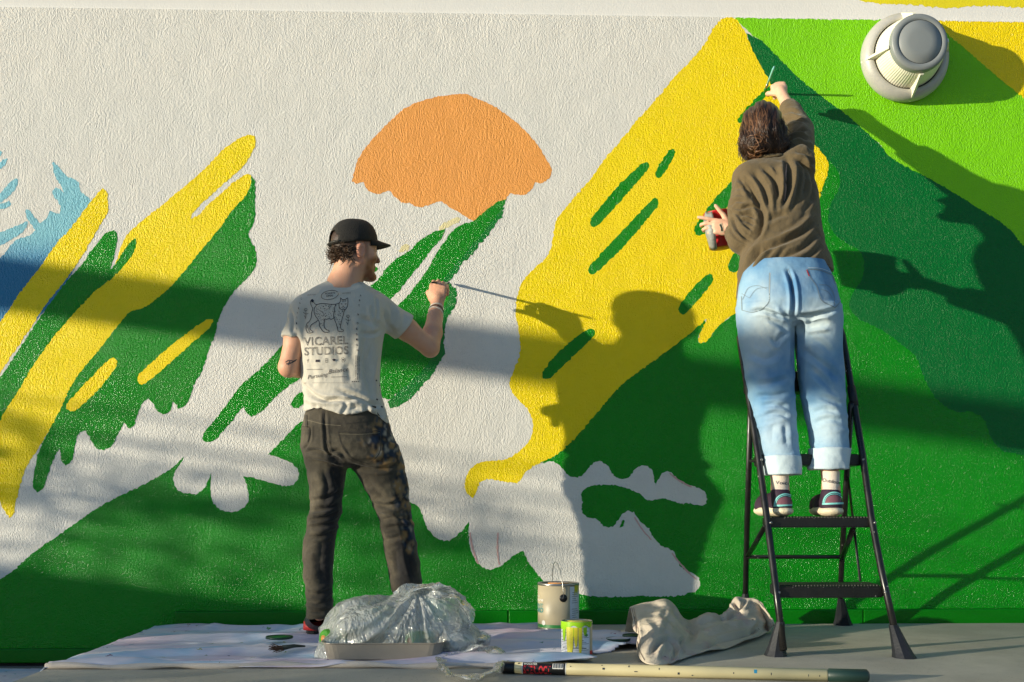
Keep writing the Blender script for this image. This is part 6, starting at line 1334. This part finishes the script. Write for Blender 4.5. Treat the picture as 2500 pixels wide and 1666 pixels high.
# her brush
brush = empty('paint_brush', 'thin mint-handled brush held up against the yellow peak', 'brush', 'brushes in use')
a, b = at(1890, 163, -.20), at(1866, 226, -.010); d = (b-a)/np.linalg.norm(b-a); Lb = np.linalg.norm(b-a)
bm = bmesh.new(); tube(bm, [a, a+d*.02, a+d*.08, a+d*(Lb-.06)], [.003, .0055, .005, .0045], 10); from_bm('handle', bm, plain('brush_handle_mint', (120, 196, 190), .4), brush, True)
bm = bmesh.new(); tube(bm, [a+d*(Lb-.062), a+d*(Lb-.035)], .006, 10); from_bm('ferrule', bm, m_tin, brush, True)
bm = bmesh.new(); tube(bm, [a+d*(Lb-.036), a+d*(Lb-.018), b], [.0062, .008, .002], 10); from_bm('bristles', bm, plain('bristles_lime', (50, 130, 30), .4), brush, True)

# ------------------------------------------------------------------ paint tray in a plastic bag
m_tray = plain('tray_metal', (150, 142, 130), .42, .35, var=.1)
tray = empty('paint_tray', 'low grey roller tray on the cloth inside the clear plastic bag', 'tray')
c0 = ground(935, 1622); c0[2] = 0
tw, td_ = 300*mpp(c0), .30
def rr(cx, cy, w_, d__, r_, z, n=6):
    o_ = []
    for sx, sy, a0 in ((1, 1, 0), (-1, 1, 90), (-1, -1, 180), (1, -1, 270)):
        for k in range(n): a = R(a0+90*k/(n-1)); o_.append((cx+sx*(w_/2-r_)+r_*math.cos(a), cy+sy*(d__/2-r_)+r_*math.sin(a), z))
    return o_
cy_ = c0[1]+td_/2-.0; bm = bmesh.new(); rings = []
for w_, d__, z in ((tw*.90, td_*.88, .014), (tw*.94, td_*.93, .016), (tw*.99, td_*.99, .070), (tw*1.02, td_*1.02, .073), (tw*1.02, td_*1.02, .076), (tw*.98, td_*.97, .074), (tw*.92, td_*.9, .026), (tw*.88, td_*.86, .024)): rings.append([bm.verts.new(p) for p in rr(c0[0], cy_, w_, d__, .05, z)])
for p, q in zip(rings[:-1], rings[1:]):
    for i in range(len(p)): bm.faces.new((p[i], p[(i+1) % len(p)], q[(i+1) % len(p)], q[i]))
bm.faces.new(rings[0][::-1]); bm.faces.new(rings[-1]); from_bm('pan', bm, m_tray, tray)
m_nap = plain('roller_nap', (70, 150, 30), .5, var=.5, sc=50, bump=.006, bsc=120)
for p, q, lab in (((790, 1560), (838, 1556), 'green-soaked paint roller at the left end of the bagged tray'), ((1000, 1566), (1052, 1562), 'green-soaked paint roller with orange core at the right of the bagged tray')):
    ro = empty('paint_roller', lab, 'roller', 'rollers in the bagged tray'); a, b = at(*p, -1.22), at(*q, -1.16)
    ax_ = b-a; L_ = np.linalg.norm(ax_); bm = bmesh.new(); lathe(bm, [(.010, 0), (.030, .001), (.035, .01), (.037, L_/2), (.035, L_-.01), (.030, L_)], a, ax_, 24); from_bm('nap', bm, m_nap, ro, True)
    e = b if p[0] < 900 else a; bm = bmesh.new(); lathe(bm, [(.013, -.003), (.013, L_+.003)], a, ax_, 16); from_bm('core', bm, m_orp, ro, True)
    bm = bmesh.new(); tube(bm, [b, b+ax_/L_*.03, b+np.array([.04, .03, .02]), b+np.array([.05, .10, .03])], .004, 8); from_bm('wire_frame', bm, m_tin, ro, True)
n = NT('thin_plastic_film'); n.t.nodes.remove(n.b)
tr = n.n('BsdfTransparent'); tr.inputs[0].default_value = (.97, .98, .97, 1); gl = n.n('BsdfGlossy'); gl.inputs['Roughness'].default_value = .10; di = n.n('BsdfDiffuse'); di.inputs[0].default_value = (.88, .90, .87, 1); tl = n.n('BsdfTranslucent'); tl.inputs[0].default_value = (.88, .90, .86, 1)
hgt = n.math('ADD', n.noise(18, 3, .55, (1, 1, .5), 2.0), n.math('MULTIPLY', n.noise(7, 3, .6, (1, 1, .6), 2.5), 1.8)); nm = n.bump(hgt, .015)
for s_ in (gl, di, tl): n.l(nm, s_.inputs['Normal'])
m1 = n.n('MixShader'); m1.inputs[0].default_value = .5; n.l(di.outputs[0], m1.inputs[1]); n.l(tl.outputs[0], m1.inputs[2])
m2 = n.n('MixShader'); cl_ = n.ramp(n.noise(7, 4, .6, (1, 1, 1), .8), [(.30, (.34, .34, .34)), (.70, (.80, .80, .80))]); n.l(cl_, m2.inputs[0]); n.l(tr.outputs[0], m2.inputs[1]); n.l(m1.outputs[0], m2.inputs[2])
m3 = n.n('MixShader'); fr = n.n('LayerWeight'); fr.inputs[0].default_value = .28; n.l(nm, fr.inputs['Normal']); n.l(n.math('ADD', n.math('MULTIPLY', fr.outputs['Fresnel'], .8), .06), m3.inputs[0]); n.l(m2.outputs[0], m3.inputs[1]); n.l(gl.outputs[0], m3.inputs[2]); n.l(m3.outputs[0], n.o.inputs[0])
m_film = n.m
bag = empty('plastic_bag', 'crumpled clear plastic bag wrapped over the paint tray', 'plastic bag')
Fb = Field((at(740, 1550, -1.5)[0], -1.40, .004), (at(1215, 1550, -1.2)[0]+.05, -.80, at(1000, 1405, -1.1)[2]), .006)
mp_ = mpp(at(950, 1550, -1.12))
for (x, y, Yc), rx, ry, rz in (((890, 1536, -1.10), 88, .20, 72), ((930, 1530, -1.10), 95, .21, 70), ((830, 1570, -1.12), 50, .19, 42), ((1000, 1545, -1.10), 105, .21, 80), ((1040, 1500, -1.08), 78, .15, 72), ((1085, 1500, -1.08), 55, .14, 60), ((1110, 1560, -1.12), 60, .16, 40), ((935, 1600, -1.14), 160, .20, 30), ((1150, 1560, -1.05), 40, .08, 22)):
    Fb.ell(at(x, y, Yc), (rx*mp_, ry, rz*mp_), None, .05)
V, Q = Fb.mesh(); N = vnormals(V, Q); px, py = project(V)
ctr = at(1020, 1440, -1.12); dv_ = V-ctr; ang_ = np.arctan2(dv_[:, 0], -dv_[:, 2]); rad_ = np.linalg.norm(dv_, axis=1)
ray_n = 1-np.abs(fbm(np.stack([ang_*5.5+vnoise(V*6)*.6, rad_*2.2, V[:, 1]*4], 1), 2))           # folds running down from the gathered top
fac = 1-np.abs(vnoise(V*np.array([6, 6, 7])+3.3)); fin_ = 1-np.abs(vnoise(V*np.array([22, 22, 14])+7.7))
V = V+N*((ray_n-.6)*.034+(fac-.6)*.022+(fin_-.6)*.007)[:, None]
V[:, 2] = np.maximum(V[:, 2], .012+.006*vnoise(V*30))
V, Q = biggest(relax(V, Q, 1, .2), Q); film = quad_mesh('film', V, Q, m_film, bag)
def loop_band(name, pts, wpx, Y0, Y1, seed):
    P_ = spline(pts, 8, False); nn_ = len(P_); T_ = np.gradient(P_, axis=0); T_ /= np.hypot(*T_.T)[:, None]; Nn_ = np.stack([-T_[:, 1], T_[:, 0]], 1); m_ = 9; V_ = []
    for i, (p, n_) in enumerate(zip(P_, Nn_)):
        w_ = wpx*(.65+.5*math.sin(i*.31+seed)**2)
        for j in range(m_):
            s = -1+2*j/(m_-1); q_ = p+n_*s*w_; Yc = Y0+(Y1-Y0)*i/nn_+.03*math.sin(s*3+i*.5+seed)-.02*s; v = at(q_[0], q_[1], Yc)
            if v[2] < .012: v = ground(q_[0], q_[1], .012+.022*(1-s*s))
            V_.append(v)
    V_ = np.array(V_); V_ += np.stack([vnoise(V_*28+seed), vnoise(V_*28+seed+9), vnoise(V_*28+seed+4)], 1)*.012; V_[:, 2] = np.maximum(V_[:, 2], .004)
    idx = np.arange(nn_*m_).reshape(nn_, m_); Q_ = np.stack([idx[:-1, :-1], idx[1:, :-1], idx[1:, 1:], idx[:-1, 1:]], -1).reshape(-1, 4); return quad_mesh(name, V_, Q_, m_film, bag)
loop_band('handle', [(1065, 1615), (1090, 1600), (1130, 1592), (1180, 1588), (1218, 1588), (1228, 1610), (1218, 1636), (1190, 1648), (1150, 1656), (1115, 1655), (1090, 1640), (1068, 1622)], 12, -1.30, -1.40, 1)
loop_band('handle', [(1088, 1600), (1105, 1570), (1130, 1555), (1160, 1550), (1186, 1556), (1180, 1572), (1150, 1580)], 14, -1.20, -1.15, 4)
loop_band('handle', [(965, 1456), (1000, 1440), (1050, 1440), (1100, 1452), (1130, 1480), (1136, 1515), (1120, 1545)], 16, -1.15, -1.22, 7)
